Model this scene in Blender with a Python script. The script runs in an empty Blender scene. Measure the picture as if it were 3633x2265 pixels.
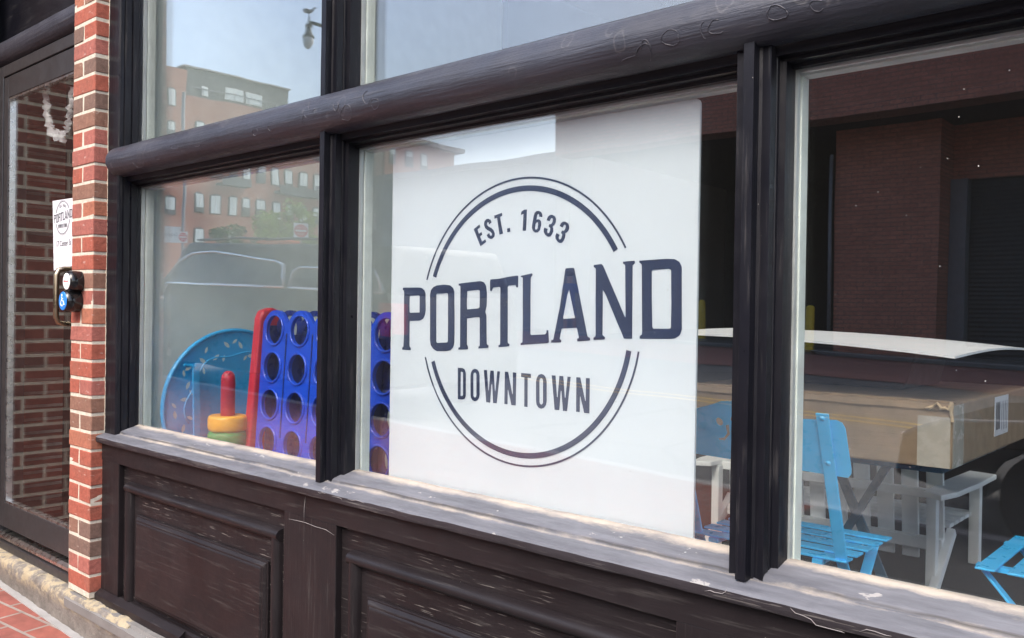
import bpy, bmesh, math, random
from mathutils import Vector, Matrix, noise
random.seed(7)
C = bpy.context.scene.collection
SC = bpy.context.scene
R = math.radians

# ------------------------------------------------------------------ camera
cd = bpy.data.cameras.new('camera'); cam = bpy.data.objects.new('camera', cd); C.objects.link(cam)
SC.camera = cam
cd.sensor_width = 36.0; cd.lens = 30.82; cd.clip_start = 0.02; cd.clip_end = 1500
yaw, pit, rol = R(41.633), R(-0.425), R(0.863)
fw = Vector((-math.sin(yaw)*math.cos(pit), math.cos(yaw)*math.cos(pit), math.sin(pit)))
rt = Vector((math.cos(yaw), math.sin(yaw), 0)); up = rt.cross(fw)
r2 = rt*math.cos(rol)+up*math.sin(rol); u2 = -rt*math.sin(rol)+up*math.cos(rol)
M = Matrix((r2, u2, -fw)).transposed().to_4x4(); M.translation = Vector((0, -1.55, 1.25))
cam.matrix_world = M

# ------------------------------------------------------------------ daylight
SKY_STRENGTH = 0.15; SUN_EL = R(47); SUN_AZ = R(166)      # azimuth clockwise from +Y
world = bpy.data.worlds.new('World'); SC.world = world; world.use_nodes = True
wn = world.node_tree.nodes; wl = world.node_tree.links
for n in list(wn): wn.remove(n)
sky = wn.new('ShaderNodeTexSky'); sky.sky_type = 'NISHITA'; sky.sun_disc = False
sky.sun_elevation = SUN_EL; sky.sun_rotation = SUN_AZ
sky.air_density = 1.0; sky.dust_density = 4.0; sky.ozone_density = 1.0
hs = wn.new('ShaderNodeHueSaturation'); hs.inputs['Saturation'].default_value = 1.0; hs.inputs['Value'].default_value = 1.0
tc = wn.new('ShaderNodeTexCoord'); nz = wn.new('ShaderNodeTexNoise'); nz.inputs['Scale'].default_value = 2.2; nz.inputs['Detail'].default_value = 4
mr = wn.new('ShaderNodeMapRange'); mr.inputs[1].default_value = 0.35; mr.inputs[2].default_value = 0.68; mr.inputs[3].default_value = 0.86; mr.inputs[4].default_value = 1.12
mx = wn.new('ShaderNodeMixRGB'); mx.blend_type = 'MULTIPLY'; mx.inputs[0].default_value = 1
bg = wn.new('ShaderNodeBackground'); bg.inputs['Strength'].default_value = SKY_STRENGTH
wo = wn.new('ShaderNodeOutputWorld')
wl.new(tc.outputs['Generated'], nz.inputs['Vector']); wl.new(nz.outputs['Fac'], mr.inputs[0])
wl.new(sky.outputs[0], hs.inputs['Color']); wl.new(hs.outputs[0], mx.inputs[1]); wl.new(mr.outputs[0], mx.inputs[2])
wl.new(mx.outputs[0], bg.inputs['Color']); wl.new(bg.outputs[0], wo.inputs['Surface'])
sd = bpy.data.lights.new('sun', 'SUN'); sd.energy = .56; sd.angle = R(34); sd.color = (1, .99, .975)
sun = bpy.data.objects.new('sun', sd); C.objects.link(sun)
sv = Vector((math.sin(SUN_AZ)*math.cos(SUN_EL), math.cos(SUN_AZ)*math.cos(SUN_EL), math.sin(SUN_EL)))
sun.rotation_euler = sv.to_track_quat('Z', 'Y').to_euler(); sun.location = (0, -8, 12)
SC.view_settings.view_transform = 'Standard'; SC.view_settings.look = 'None'
SC.view_settings.exposure = 1.80; SC.view_settings.gamma = 1; SC.view_settings.use_curve_mapping = False
SC.render.engine = 'CYCLES'
SC.cycles.use_denoising = True
SC.cycles.max_bounces = 12; SC.cycles.transparent_max_bounces = 24; SC.cycles.glossy_bounces = 6
SC.cycles.diffuse_bounces = 4; SC.cycles.sample_clamp_indirect = 6

# ------------------------------------------------------------------ materials
class NT:
    def __init__(s, name):
        s.m = bpy.data.materials.new(name); s.m.use_nodes = True
        s.n = s.m.node_tree.nodes; s.l = s.m.node_tree.links
        s.b = s.n['Principled BSDF']; s.out = s.n['Material Output']
        g = s.n.new('ShaderNodeNewGeometry'); s.pos = g.outputs['Position']; s.geo = g
        s.obj = s.n.new('ShaderNodeTexCoord').outputs['Object']
    def node(s, t, **k):
        x = s.n.new(t)
        for a, v in k.items():
            if a in x.inputs: s.put(x.inputs[a], v)
            else: setattr(x, a, v)
        return x
    def put(s, inp, v):
        if isinstance(v, bpy.types.NodeSocket): s.l.new(v, inp)
        else: inp.default_value = v
    def mapp(s, scale, src=None, rot=(0, 0, 0), loc=(0, 0, 0)):
        x = s.n.new('ShaderNodeMapping'); s.l.new(src or s.pos, x.inputs[0])
        x.inputs['Scale'].default_value = scale; x.inputs['Rotation'].default_value = rot; x.inputs['Location'].default_value = loc
        return x.outputs[0]
    def noise(s, scale, vec=None, det=4, rough=.55, out='Fac'):
        x = s.n.new('ShaderNodeTexNoise'); x.inputs['Scale'].default_value = scale; x.inputs['Detail'].default_value = det
        x.inputs['Roughness'].default_value = rough
        s.l.new(vec or s.pos, x.inputs['Vector']); return x.outputs[out]
    def voro(s, scale, vec=None, out='Distance', feat='F1'):
        x = s.n.new('ShaderNodeTexVoronoi'); x.feature = feat; x.inputs['Scale'].default_value = scale
        s.l.new(vec or s.pos, x.inputs['Vector']); s.lastv = x; return x.outputs[out]
    def rng(s, v, a, b, c=0., d=1.):
        x = s.n.new('ShaderNodeMapRange'); s.put(x.inputs[0], v)
        for i, q in zip((1, 2, 3, 4), (a, b, c, d)): x.inputs[i].default_value = q
        return x.outputs[0]
    def math(s, op, a, b=0.):
        x = s.n.new('ShaderNodeMath'); x.operation = op; s.put(x.inputs[0], a); s.put(x.inputs[1], b); return x.outputs[0]
    def mix(s, f, a, b, mode='MIX'):
        x = s.n.new('ShaderNodeMixRGB'); x.blend_type = mode; s.put(x.inputs[0], f)
        for i, v in ((1, a), (2, b)):
            if isinstance(v, tuple): v = (*v, 1) if len(v) == 3 else v
            s.put(x.inputs[i], v)
        return x.outputs[0]
    def bump(s, h, strength=.3, dist=.002, prev=None):
        x = s.n.new('ShaderNodeBump'); x.inputs['Strength'].default_value = strength; x.inputs['Distance'].default_value = dist
        s.put(x.inputs['Height'], h)
        if prev: s.l.new(prev, x.inputs['Normal'])
        s.l.new(x.outputs[0], s.b.inputs['Normal']); return x.outputs[0]
    def sep(s, v=None):
        x = s.n.new('ShaderNodeSeparateXYZ'); s.l.new(v or s.pos, x.inputs[0]); return x.outputs
    def set(s, color=None, rough=None, metal=None, spec=None, **k):
        if color is not None: s.put(s.b.inputs['Base Color'], (*color, 1) if isinstance(color, tuple) else color)
        if rough is not None: s.put(s.b.inputs['Roughness'], rough)
        if metal is not None: s.put(s.b.inputs['Metallic'], metal)
        if spec is not None: s.put(s.b.inputs['Specular IOR Level'], spec)
        for a, v in k.items(): s.put(s.b.inputs[a], v)
        return s.m

def plain(name, col, rough=.5, metal=0., var=.12, scale=14, bump=.0, bs=60, **k):
    t = NT(name)
    f = t.rng(t.noise(scale, t.obj), .3, .7, 1-var, 1+var)
    t.set(t.mix(1., col, t.mix(1., f, f), 'MULTIPLY'), t.rng(t.noise(scale*2, t.obj), .3, .7, max(.02, rough-.06), rough+.08), metal, **k)
    if bump: t.bump(t.noise(bs, t.obj), bump, .002)
    return t.m

def paint(name, col, axis, rough=.36, rings=0., crack=0., grain=.22, dust=0.08, spec=.22):
    """old brush-painted timber: stretched grain, blisters, nicks"""
    t = NT(name)
    st = {'x': (3, 40, 60), 'z': (60, 40, 3)}[axis]
    g = t.noise(1.6, t.mapp(st), 6, .65)
    n2 = t.noise(35, None, 4)
    h = t.math('ADD', t.math('MULTIPLY', g, 1.), t.math('MULTIPLY', n2, .5))
    b = t.bump(h, grain, .004)
    base = t.mix(t.rng(t.noise(5, None, 5), .35, .7), col, tuple(c*1.35+.002 for c in col))
    # dust caught on upward facing ledges of the relief
    base = t.mix(t.math('MULTIPLY', t.rng(t.noise(1.6, t.mapp(st), 6, .7), .56, .75), dust*2.), base, (.2, .19, .18))
    # pale nicks
    sp = t.rng(t.voro(42), .0, .055, 1, 0); gate = t.rng(t.noise(6), .60, .66)
    base = t.mix(t.math('MULTIPLY', sp, gate), base, (.45, .43, .4))
    if rings:
        vv = t.node('ShaderNodeVectorMath', operation='ADD'); t.l.new(t.mapp((1, 1, 1)), vv.inputs[0])
        w = t.node('ShaderNodeVectorMath', operation='SCALE'); t.l.new(t.noise(30, None, 3, .5, 'Color'), w.inputs[0]); w.inputs['Scale'].default_value = .022
        t.l.new(w.outputs[0], vv.inputs[1])
        vmap = t.node('ShaderNodeMapping'); t.l.new(vv.outputs[0], vmap.inputs[0]); vmap.inputs['Scale'].default_value = (1, .9, .62)
        d = t.voro(20, vmap.outputs[0]); cr = t.sep(t.lastv.outputs['Color'])
        rad = t.rng(cr[0], 0, 1, .16, .38)
        edge = t.math('ABSOLUTE', t.math('SUBTRACT', d, rad))
        line = t.math('MULTIPLY', t.rng(edge, .0, .05, 1, 0), t.rng(cr[1], .50, .52))
        line = t.math('MULTIPLY', line, t.rng(t.noise(3.1), .42, .46))
        t.bump(line, -1.*rings, .006, b)
        base = t.mix(t.math('MULTIPLY', line, .045*rings), base, (.5, .48, .46))
    if crack:
        c1 = t.noise(1.0, t.mapp({'x': (11, 60, 260), 'z': (260, 60, 11)}[axis], None, (0, R(2), 0)), 2, .5)
        band = t.math('MULTIPLY', t.rng(c1, .63, .66), t.rng(t.noise(2.4, t.mapp((1, 1, 2.2)), 2), .40, .52))
        base = t.mix(t.math('MULTIPLY', band, .28*crack), base, (.40, .37, .34))
        t.bump(band, -.6, .003, b)
    return t.set(base, t.rng(t.noise(9), .3, .7, rough-.08, rough+.14), spec=spec)

BLK = (.0045, .0047, .0075)
M_BX = paint('black_paint_along', BLK, 'x')
M_BZ = paint('black_paint_upright', BLK, 'z', rough=.34)
M_ROLL = paint('black_paint_blistered', (.024, .026, .036), 'x', rough=.36, rings=1.6, grain=.8, dust=.10, spec=.5)
BRN = (.0100, .0078, .0088)
M_PX = paint('brown_black_paint_along', BRN, 'x', rough=.4)
M_PZ = paint('brown_black_paint_upright', BRN, 'z', rough=.4)
M_CRK = paint('cracked_brown_paint', BRN, 'x', rough=.45, crack=1., grain=.4)

def sill_mat():
    t = NT('weathered_sill_paint')
    n1 = t.noise(1.3, t.mapp((4, 26, 30)), 6, .65); n2 = t.noise(7, t.mapp((1, 2.2, 1)), 6, .7); n3 = t.noise(60, None, 3)
    base = t.mix(t.rng(n1, .3, .7), (.055, .058, .070), (.118, .122, .142))
    y = t.sep()[1]
    near = t.math('MAXIMUM', t.rng(y, -.052, -.016, 0, 1.), t.math('MULTIPLY', t.rng(t.math('ABSOLUTE', t.math('ADD', y, .082)), .0, .016, 1, 0), .8))
    dirt = t.rng(t.math('ADD', t.math('MULTIPLY', near, .34), t.math('MULTIPLY', n2, .62)), .46, .66)
    base = t.mix(t.math('MULTIPLY', dirt, .8), base, t.mix(n3, (.30, .26, .21), (.40, .355, .30)))
    chip = t.math('MULTIPLY', t.rng(t.noise(14, t.mapp((.5, 1, 1)), 5, .7), .63, .65), 1.)
    base = t.mix(t.math('MULTIPLY', chip, .7), base, (.30, .29, .28))
    crk = t.math('MULTIPLY', t.rng(t.math('ABSOLUTE', t.math('ADD', y, .0768)), .0, .0022, 1, 0), t.rng(t.noise(5), .35, .5)); base = t.mix(t.math('MULTIPLY', crk, .85), base, (.02, .018, .018))
    wh = t.math('MULTIPLY', t.rng(t.voro(16), .0, .055, 1, 0), t.rng(t.noise(4), .58, .6))
    base = t.mix(wh, base, (.6, .6, .58))
    t.bump(t.math('ADD', t.math('ADD', n1, t.math('MULTIPLY', n3, .4)), dirt), .55, .004)
    return t.set(base, t.rng(n2, .3, .7, .5, .8))
M_SILL = sill_mat()
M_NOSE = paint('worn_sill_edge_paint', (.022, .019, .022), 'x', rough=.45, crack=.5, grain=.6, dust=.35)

def glass_mat(name, tint, k=1.25, f0=.049):
    t = NT(name); t.n.remove(t.b)
    dot = t.node('ShaderNodeVectorMath', operation='DOT_PRODUCT'); t.l.new(t.geo.outputs['Incoming'], dot.inputs[0]); t.l.new(t.geo.outputs['True Normal'], dot.inputs[1])
    c = t.math('SUBTRACT', 1., t.math('ABSOLUTE', dot.outputs['Value']))
    f = t.math('MULTIPLY', t.math('ADD', t.math('MULTIPLY', t.math('POWER', c, 4.2), 1-f0), f0), k)
    f = t.math('MINIMUM', f, 1.)
    tr = t.node('ShaderNodeBsdfTransparent'); tr.inputs[0].default_value = (*tint, 1)
    gl = t.node('ShaderNodeBsdfGlossy'); gl.inputs['Roughness'].default_value = 0.0; gl.inputs['Color'].default_value = (1, 1, 1, 1)
    bp_ = t.node('ShaderNodeBump'); bp_.inputs['Strength'].default_value = .02; bp_.inputs['Distance'].default_value = .02; t.l.new(t.noise(3.2, None, 1), bp_.inputs['Height']); t.l.new(bp_.outputs[0], gl.inputs['Normal'])
    mi = t.node('ShaderNodeMixShader'); t.l.new(f, mi.inputs[0]); t.l.new(tr.outputs[0], mi.inputs[1]); t.l.new(gl.outputs[0], mi.inputs[2])
    # specks of dust and dried drops on the pane
    sp = t.math('MULTIPLY', t.rng(t.voro(22), .0, .03, 1, 0), t.rng(t.noise(3), .5, .52))
    df = t.node('ShaderNodeBsdfDiffuse'); df.inputs[0].default_value = (.75, .75, .72, 1)
    m2 = t.node('ShaderNodeMixShader'); t.l.new(t.math('MAXIMUM', sp, .0012), m2.inputs[0]); t.l.new(mi.outputs[0], m2.inputs[1]); t.l.new(df.outputs[0], m2.inputs[2])
    t.l.new(m2.outputs[0], t.out.inputs[0]); return t.m
M_GLASS = glass_mat('window_glass', (.985, .99, .987), 1.05)

def brick_face(name, col):
    t = NT(name)
    n = t.noise(60, None, 6, .7); n2 = t.noise(9, None, 4)
    c = t.mix(t.rng(n, .3, .75), tuple(x*.72 for x in col), tuple(min(1, x*1.2) for x in col))
    c = t.mix(t.math('MULTIPLY', t.rng(n2, .5, .75), .35), c, (.16, .10, .075))
    c = t.mix(t.math('MULTIPLY', t.rng(t.noise(25, t.mapp((1, 1, 3)), 3), .66, .72), .35), c, (.5, .44, .4))
    c = t.mix(t.math('MULTIPLY', t.rng(t.voro(70), 0, .16, 1, 0), t.rng(n2, .5, .6)), c, (.07, .04, .03))
    t.bump(t.math('ADD', n, t.math('MULTIPLY', n2, .6)), .7, .005); return t.set(c, .88, spec=.3)
BR = [brick_face('brick_'+n, c) for n, c in (('red', (.295, .084, .056)), ('orange', (.31, .118, .074)), ('rose', (.29, .100, .080)), ('brown', (.20, .105, .075)), ('umber', (.15, .095, .076)))]
M_MORTAR = NT('lime_mortar'); _n = M_MORTAR.noise(80, None, 5, .7); M_MORTAR.bump(_n, .6, .004)
M_MORTAR = M_MORTAR.set(M_MORTAR.mix(M_MORTAR.rng(_n, .3, .7), (.36, .32, .26), (.56, .52, .44)), .95)

def brick_tex(name, plane, c1, c2, mort, bw=.2, bh=.0672, msize=.008, rot=0., rough=.9, off=.5):
    t = NT(name)
    s = t.sep(); cmb = t.n.new('ShaderNodeCombineXYZ')
    a, b = {'xz': (0, 2), 'yz': (1, 2), 'xy': (0, 1)}[plane]
    t.l.new(s[a], cmb.inputs[0]); t.l.new(s[b], cmb.inputs[1])
    v = t.mapp((1, 1, 1), cmb.outputs[0], (0, 0, rot))
    br = t.n.new('ShaderNodeTexBrick'); t.l.new(v, br.inputs['Vector'])
    br.offset = off
    for k, q in (('Scale', 1.), ('Mortar Size', msize), ('Mortar Smooth', .15), ('Bias', -.1), ('Brick Width', bw), ('Row Height', bh)): br.inputs[k].default_value = q
    for k, q in (('Color1', c1), ('Color2', c2), ('Mortar', mort)): br.inputs[k].default_value = (*q, 1)
    n = t.noise(18, None, 5, .65); big = t.noise(.7, None, 4)
    c = t.mix(1., br.outputs['Color'], t.mix(t.rng(n, .3, .7), (.75, .75, .75), (1.2, 1.2, 1.2)), 'MULTIPLY')
    c = t.mix(t.rng(big, .4, .75, 0, .4), c, tuple(x*.6 for x in c1))
    t.bump(t.math('SUBTRACT', t.math('MULTIPLY', n, .4), br.outputs['Fac']), .5, .006)
    return t.set(c, rough)

# ------------------------------------------------------------------ mesh helpers
LOC = {}
def tag(o, label=None, cat=None, group=None, kind=None):
    if label: o['label'] = label
    if cat: o['category'] = cat
    if group: o['group'] = group
    if kind: o['kind'] = kind
    return o
def thing(name, label, cat, loc=(0, 0, 0), group=None):
    o = bpy.data.objects.new(name, None); C.objects.link(o); o.location = loc; LOC[o] = Vector(loc); o.empty_display_size = .1
    return tag(o, label, cat, group)
class MB:
    def __init__(s): s.bm = bmesh.new()
    def box(s, x0, x1, y0, y1, z0, z1, mi=0, m=None, bev=0.):
        x0, x1 = min(x0, x1), max(x0, x1); y0, y1 = min(y0, y1), max(y0, y1); z0, z1 = min(z0, z1), max(z0, z1)
        v = [s.bm.verts.new(p) for p in ((x0,y0,z0),(x1,y0,z0),(x1,y1,z0),(x0,y1,z0),(x0,y0,z1),(x1,y0,z1),(x1,y1,z1),(x0,y1,z1))]
        fs = [s.bm.faces.new([v[i] for i in f]) for f in ((0,3,2,1),(4,5,6,7),(0,1,5,4),(1,2,6,5),(2,3,7,6),(3,0,4,7))]
        for f in fs: f.material_index = mi
        if bev:
            r = bmesh.ops.bevel(s.bm, geom=list({e for f in fs for e in f.edges}), offset=bev, segments=2, affect='EDGES', profile=.6)
            for f in r['faces']: f.material_index = mi
            v = list({q for f in r['faces'] for q in f.verts})
        if m:
            for q in v: q.co = m @ q.co
        return v
    def bar(s, a, b, w, t, upv=(0, 0, 1)):
        a, b = Vector(a), Vector(b); d = b-a; L = d.length; z = d.normalized(); x = Vector(upv).cross(z)
        if x.length < 1e-4: x = Vector((1, 0, 0))
        x.normalize(); y = z.cross(x); mm = Matrix((x, y, z)).transposed().to_4x4(); mm.translation = a
        return s.box(-w/2, w/2, -t/2, t/2, 0, L, m=mm)
    def prism(s, prof, axis, a, b, n=1, jit=0., cap=True, jscale=(6, 30, 30)):
        """extrude a closed outline along an axis. axis x: prof=(y,z); y: (x,z); z: (x,y)"""
        f = {'x': lambda p, t: (t, p[0], p[1]), 'y': lambda p, t: (p[0], t, p[1]), 'z': lambda p, t: (p[0], p[1], t)}[axis]
        rings = []
        for k in range(n+1):
            t = a+(b-a)*k/n; ring = []
            for p in prof:
                c = Vector(f(p, t))
                if jit:
                    q = noise.noise_vector(Vector((c.x*jscale[0], c.y*jscale[1], c.z*jscale[2])))+.5*noise.noise_vector(Vector((c.x*4*jscale[0], c.y*60, c.z*60)))
                    d = q*jit
                    c += Vector((0, d.y, d.z)) if axis == 'x' else Vector((d.x, d.y, 0)) if axis == 'z' else Vector((d.x, 0, d.z))
                ring.append(s.bm.verts.new(c))
            rings.append(ring)
        m = len(prof)
        for k in range(n):
            for i in range(m):
                j = (i+1) % m; s.bm.faces.new((rings[k][i], rings[k][j], rings[k+1][j], rings[k+1][i]))
        if cap:
            s.bm.faces.new(rings[0][::-1]); s.bm.faces.new(rings[-1])
        return [v for r in rings for v in r]
    def tube(s, pts, r, seg=10, rr=None, close=False):
        pts = [Vector(p) for p in pts]; rings = []; prev = None; n = len(pts)
        for i, p in enumerate(pts):
            d = (pts[min(i+1, n-1)]-pts[max(i-1, 0)]).normalized()
            x = Vector((0, 0, 1)).cross(d) if abs(d.z) < .95 else Vector((0, 1, 0)).cross(d)
            if prev and x.normalized().dot(prev) < 0: x = -x
            x.normalize(); prev = x; y = d.cross(x); q = rr[i] if rr else r
            rings.append([s.bm.verts.new(p+x*q*math.cos(2*math.pi*k/seg)+y*q*math.sin(2*math.pi*k/seg)) for k in range(seg)])
        for a, b in zip(rings, rings[1:]):
            for k in range(seg): s.bm.faces.new((a[k], a[(k+1) % seg], b[(k+1) % seg], b[k]))
        s.bm.faces.new(rings[0][::-1]); s.bm.faces.new(rings[-1])
    def lathe(s, prof, c=(0, 0, 0), seg=24, axis='z', sx=1., sy=1.):
        """prof: (radius, height)"""
        c = Vector(c); rings = []
        for r, h in prof:
            ring = []
            for k in range(seg):
                a = 2*math.pi*k/seg; u, w = max(r, 1e-4)*math.cos(a)*sx, max(r, 1e-4)*math.sin(a)*sy
                ring.append(s.bm.verts.new(c+Vector({'z': (u, w, h), 'y': (u, h, w), 'x': (h, u, w)}[axis])))
            rings.append(ring)
        for a, b in zip(rings, rings[1:]):
            for k in range(seg): s.bm.faces.new((a[k], a[(k+1) % seg], b[(k+1) % seg], b[k]))
        s.bm.faces.new(rings[0][::-1]); s.bm.faces.new(rings[-1])
    def build(s, name, mat, parent=None, smooth=False, bev=0., local=False, seg=2, sub=0, angle=35):
        bmesh.ops.recalc_face_normals(s.bm, faces=s.bm.faces)
        if parent is not None and not local and parent in LOC:
            bmesh.ops.translate(s.bm, vec=-LOC[parent], verts=s.bm.verts)
        me = bpy.data.meshes.new(name); s.bm.to_mesh(me); s.bm.free()
        for m in (mat if isinstance(mat, (list, tuple)) else [mat]): me.materials.append(m)
        o = bpy.data.objects.new(name, me); C.objects.link(o)
        if parent is not None:
            o.parent = parent
            if parent in LOC: LOC[o] = LOC[parent]
        if smooth:
            for p in me.polygons: p.use_smooth = True
            if smooth != 2:
                try: me.set_sharp_from_angle(angle=R(angle))
                except Exception: pass
        if bev:
            b = o.modifiers.new('bevel', 'BEVEL'); b.width = bev; b.segments = seg; b.limit_method = 'ANGLE'; b.angle_limit = R(30)
        if sub:
            b = o.modifiers.new('sub', 'SUBSURF'); b.levels = sub; b.render_levels = sub
        return o
def one(name, mat, parent, fn, **k):
    m = MB(); fn(m); return m.build(name, mat, parent, **k)
def bx(name, mat, parent, *b, **k):
    m = MB(); m.box(*b); return m.build(name, mat, parent, **k)
def flat_mesh(name, loops_list, mat, parent, to3, thick=0., smooth=False):
    """filled 2-D outlines with holes -> one mesh. to3 maps (u, v, w) to a point"""
    cu = bpy.data.curves.new(name, 'CURVE'); cu.dimensions = '2D'; cu.fill_mode = 'BOTH'; cu.extrude = thick/2
    for loops in loops_list:
        for l in loops:
            sp = cu.splines.new('POLY'); sp.points.add(len(l)-1); sp.use_cyclic_u = True
            for p, q in zip(sp.points, l): p.co = (q[0], q[1], 0, 1)
    tmp = bpy.data.objects.new('tmp', cu); C.objects.link(tmp)
    dg = bpy.context.evaluated_depsgraph_get(); me = bpy.data.meshes.new_from_object(tmp.evaluated_get(dg))
    bpy.data.objects.remove(tmp); bpy.data.curves.remove(cu)
    sh = LOC.get(parent, Vector())
    for v in me.vertices: v.co = Vector(to3(v.co.x, v.co.y, v.co.z))-sh
    me.name = name; me.materials.clear(); me.materials.append(mat)
    o = bpy.data.objects.new(name, me); C.objects.link(o); o.parent = parent
    if parent in LOC: LOC[o] = LOC[parent]
    return o
def text_mesh(name, s, size, mat, parent, to3, thick=.0006, align='CENTER', sx=1., space=1.):
    cu = bpy.data.curves.new(name, 'FONT'); cu.body = s; cu.size = size; cu.extrude = thick/2; cu.align_x = align; cu.align_y = 'CENTER'; cu.space_character = space
    cu.resolution_u = 3
    tmp = bpy.data.objects.new('tmp', cu); C.objects.link(tmp)
    dg = bpy.context.evaluated_depsgraph_get(); me = bpy.data.meshes.new_from_object(tmp.evaluated_get(dg))
    bpy.data.objects.remove(tmp); bpy.data.curves.remove(cu)
    sh = LOC.get(parent, Vector())
    for v in me.vertices: v.co = Vector(to3(v.co.x*sx, v.co.y, v.co.z))-sh
    me.materials.clear(); me.materials.append(mat)
    o = bpy.data.objects.new(name, me); C.objects.link(o); o.parent = parent
    if parent in LOC: LOC[o] = LOC[parent]
    return o
def copy_tree(o, parent=None):
    c = o.copy(); C.objects.link(c); c.parent = parent
    for ch in list(o.children): copy_tree(ch, c)
    return c
def structure(name, mat, fn, **k): return tag(one(name, mat, None, fn, **k), kind='structure')
def gz(x, y, off=0.): return -.035*(x+3.4)+off      # the street climbs to the left
def rz(x, y): return -.035*(x+3.4)-.13+.0258*max(0., -y-4.5)

# ================================================================== SHOPFRONT
sf = thing('storefront', 'black painted timber shopfront with panelled base and big panes right of the brick pier', 'shopfront', (-.7, 0, 0))
XS = [(-3.252, -2.042), (-1.950, -.778), (-.686, .486), (.578, 1.75)]
MULL = [-1.996, -.732, .532]
circ = lambda cy, cz, r, n=28: [(cy+r*math.cos(2*math.pi*k/n), cz+r*math.sin(2*math.pi*k/n)) for k in range(n)]
roll = one('transom_rail', M_ROLL, sf, lambda m: m.prism(circ(-.075, 1.788, .0552), 'x', -3.283, 1.83, 230, .0011, jscale=(5, 20, 20)), smooth=True, angle=50)
head = [(-.070, 1.75), (-.064, 1.728), (-.062, 1.717), (-.046, 1.716), (-.045, 1.709), (-.024, 1.7075), (-.0225, 1.7016), (.0, 1.7016), (.0, 1.868), (-.018, 1.872), (-.03, 1.865), (-.05, 1.80)]
one('head_moulding', M_BX, sf, lambda m: m.prism(head, 'x', -3.262, 1.83, 60, .0005))
def mull(m, xc, z0, z1):
    h = [(.010, -.10), (.0105, -.080), (.016, -.0775), (.033, -.079), (.034, -.060), (.030, -.058), (.034, -.055), (.034, -.047), (.046, -.045), (.047, -.002)]
    pr = [(xc+a, b) for a, b in h]+[(xc-a, b) for a, b in h[::-1]]
    m.prism(pr, 'z', z0, z1, 40, .0005, jscale=(20, 20, 6))
for xc in MULL:
    one('mullion', M_BZ, sf, lambda m: mull(m, xc, .775, 1.75))
    one('upper_mullion', M_BZ, sf, lambda m: mull(m, xc, 1.80, 3.06))
post = [(-3.3426, -.095), (-3.258, -.096), (-3.2525, -.092), (-3.2505, -.080), (-3.2555, -.078), (-3.2505, -.074), (-3.2505, -.052), (-3.2565, -.049), (-3.2505, -.045), (-3.2505, -.024), (-3.2535, -.021), (-3.2525, .0), (-3.3426, .0)]
def posts(m):
    m.prism(post, 'z', .76, 3.06, 60, .0005, jscale=(20, 20, 6))
one('corner_post', M_BZ, sf, posts)
bx('corner_post', M_BZ, sf, 1.75, 1.83, -.095, 0, .76, 3.06)
sill = [(-.126, .741), (-.1285, .747), (-.128, .760), (-.1235, .7645), (-.079, .7775), (-.0755, .7842), (-.071, .7868), (-.0125, .8035), (-.004, .806), (-.004, .741)]
one('window_sill', M_SILL, sf, lambda m: m.prism(sill, 'x', -3.3422, 1.83, 420, .0017, jscale=(7, 25, 25)), smooth=True, angle=28)
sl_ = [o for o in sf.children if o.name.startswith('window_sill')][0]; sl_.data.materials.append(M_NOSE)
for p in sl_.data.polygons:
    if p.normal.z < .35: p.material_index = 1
# panelled base
OP = [(-3.201, -2.147), (-1.905, -.86), (-.62, .42), (.66, 1.70)]
one('base_rail', M_PX, sf, lambda m: m.prism([(-.105, .673), (-.105, .7405), (-.04, .7405), (-.04, .673)], 'x', -3.3425, 1.83, 80, .0006))
one('base_rail', M_PX, sf, lambda m: m.prism([(-.105, .10), (-.105, .178), (-.096, .184), (-.04, .184), (-.04, .10)], 'x', -3.3425, 1.83, 80, .0006))
st = [(-3.3425, -3.201), (-2.147, -1.905), (-.86, -.62), (.42, .66), (1.70, 1.83)]
for a, b in st:
    one('base_stile', M_PZ, sf, lambda m: m.prism([(a, -.1035), (b, -.1035), (b, -.04), (a, -.04)], 'z', .184, .673, 20, .0007, jscale=(20, 20, 6)), bev=.002)
one('skirting', M_PX, sf, lambda m: m.prism([(-.127, .145), (-.127, .171), (-.106, .187), (-.1052, .187), (-.1052, .145)], 'x', -3.3425, -2.70, 30, .0008), bev=.002)
for a, b in OP:
    one('recessed_board', M_CRK, sf, lambda m: m.prism([(-.083, .184), (-.083, .673), (-.05, .673), (-.05, .184)], 'x', a, b, 60, .0005))
    half = [(-.0825-.026*math.sin(math.pi*k/8), .593+.019*math.cos(math.pi*k/8)) for k in range(9)]
    a1, b1, a2, b2 = a+.047, b-.034, a+.118, b-.098
    one('bead_moulding', M_PX, sf, lambda m: m.prism(half, 'x', a1, b1, 60, .0005), smooth=True, angle=50)
    for xx in (a1+.019, b1-.019):
        one('bead_moulding', M_PZ, sf, lambda m: m.prism([(xx+.019*math.cos(math.pi*k/8), -.0825-.025*math.sin(math.pi*k/8)) for k in range(9)], 'z', .184, .594, 20, .0004), smooth=True, angle=50)
    def rp(m):
        for (i0, y0), (i1, y1) in (((0, -.0832), (0, -.092)), ((.004, -.092), (.014, -.101)), ((.018, -.101), (.024, -.1045))):
            z0, z1 = .195, .505
            r = [m.bm.verts.new(p) for p in ((a2+i0, y0, z0+i0), (b2-i0, y0, z0+i0), (b2-i0, y0, z1-i0), (a2+i0, y0, z1-i0), (a2+i1, y1, z0+i1), (b2-i1, y1, z0+i1), (b2-i1, y1, z1-i1), (a2+i1, y1, z1-i1))]
            for f in ((0,1,2,3), (4,5,6,7), (0,1,5,4), (1,2,6,5), (2,3,7,6), (3,0,4,7)): m.bm.faces.new([r[i] for i in f])
    one('raised_panel', M_PX, sf, rp, bev=.0025)
M_BLIS = plain('blister_edge_paint', (.05, .05, .062), .3)
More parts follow.
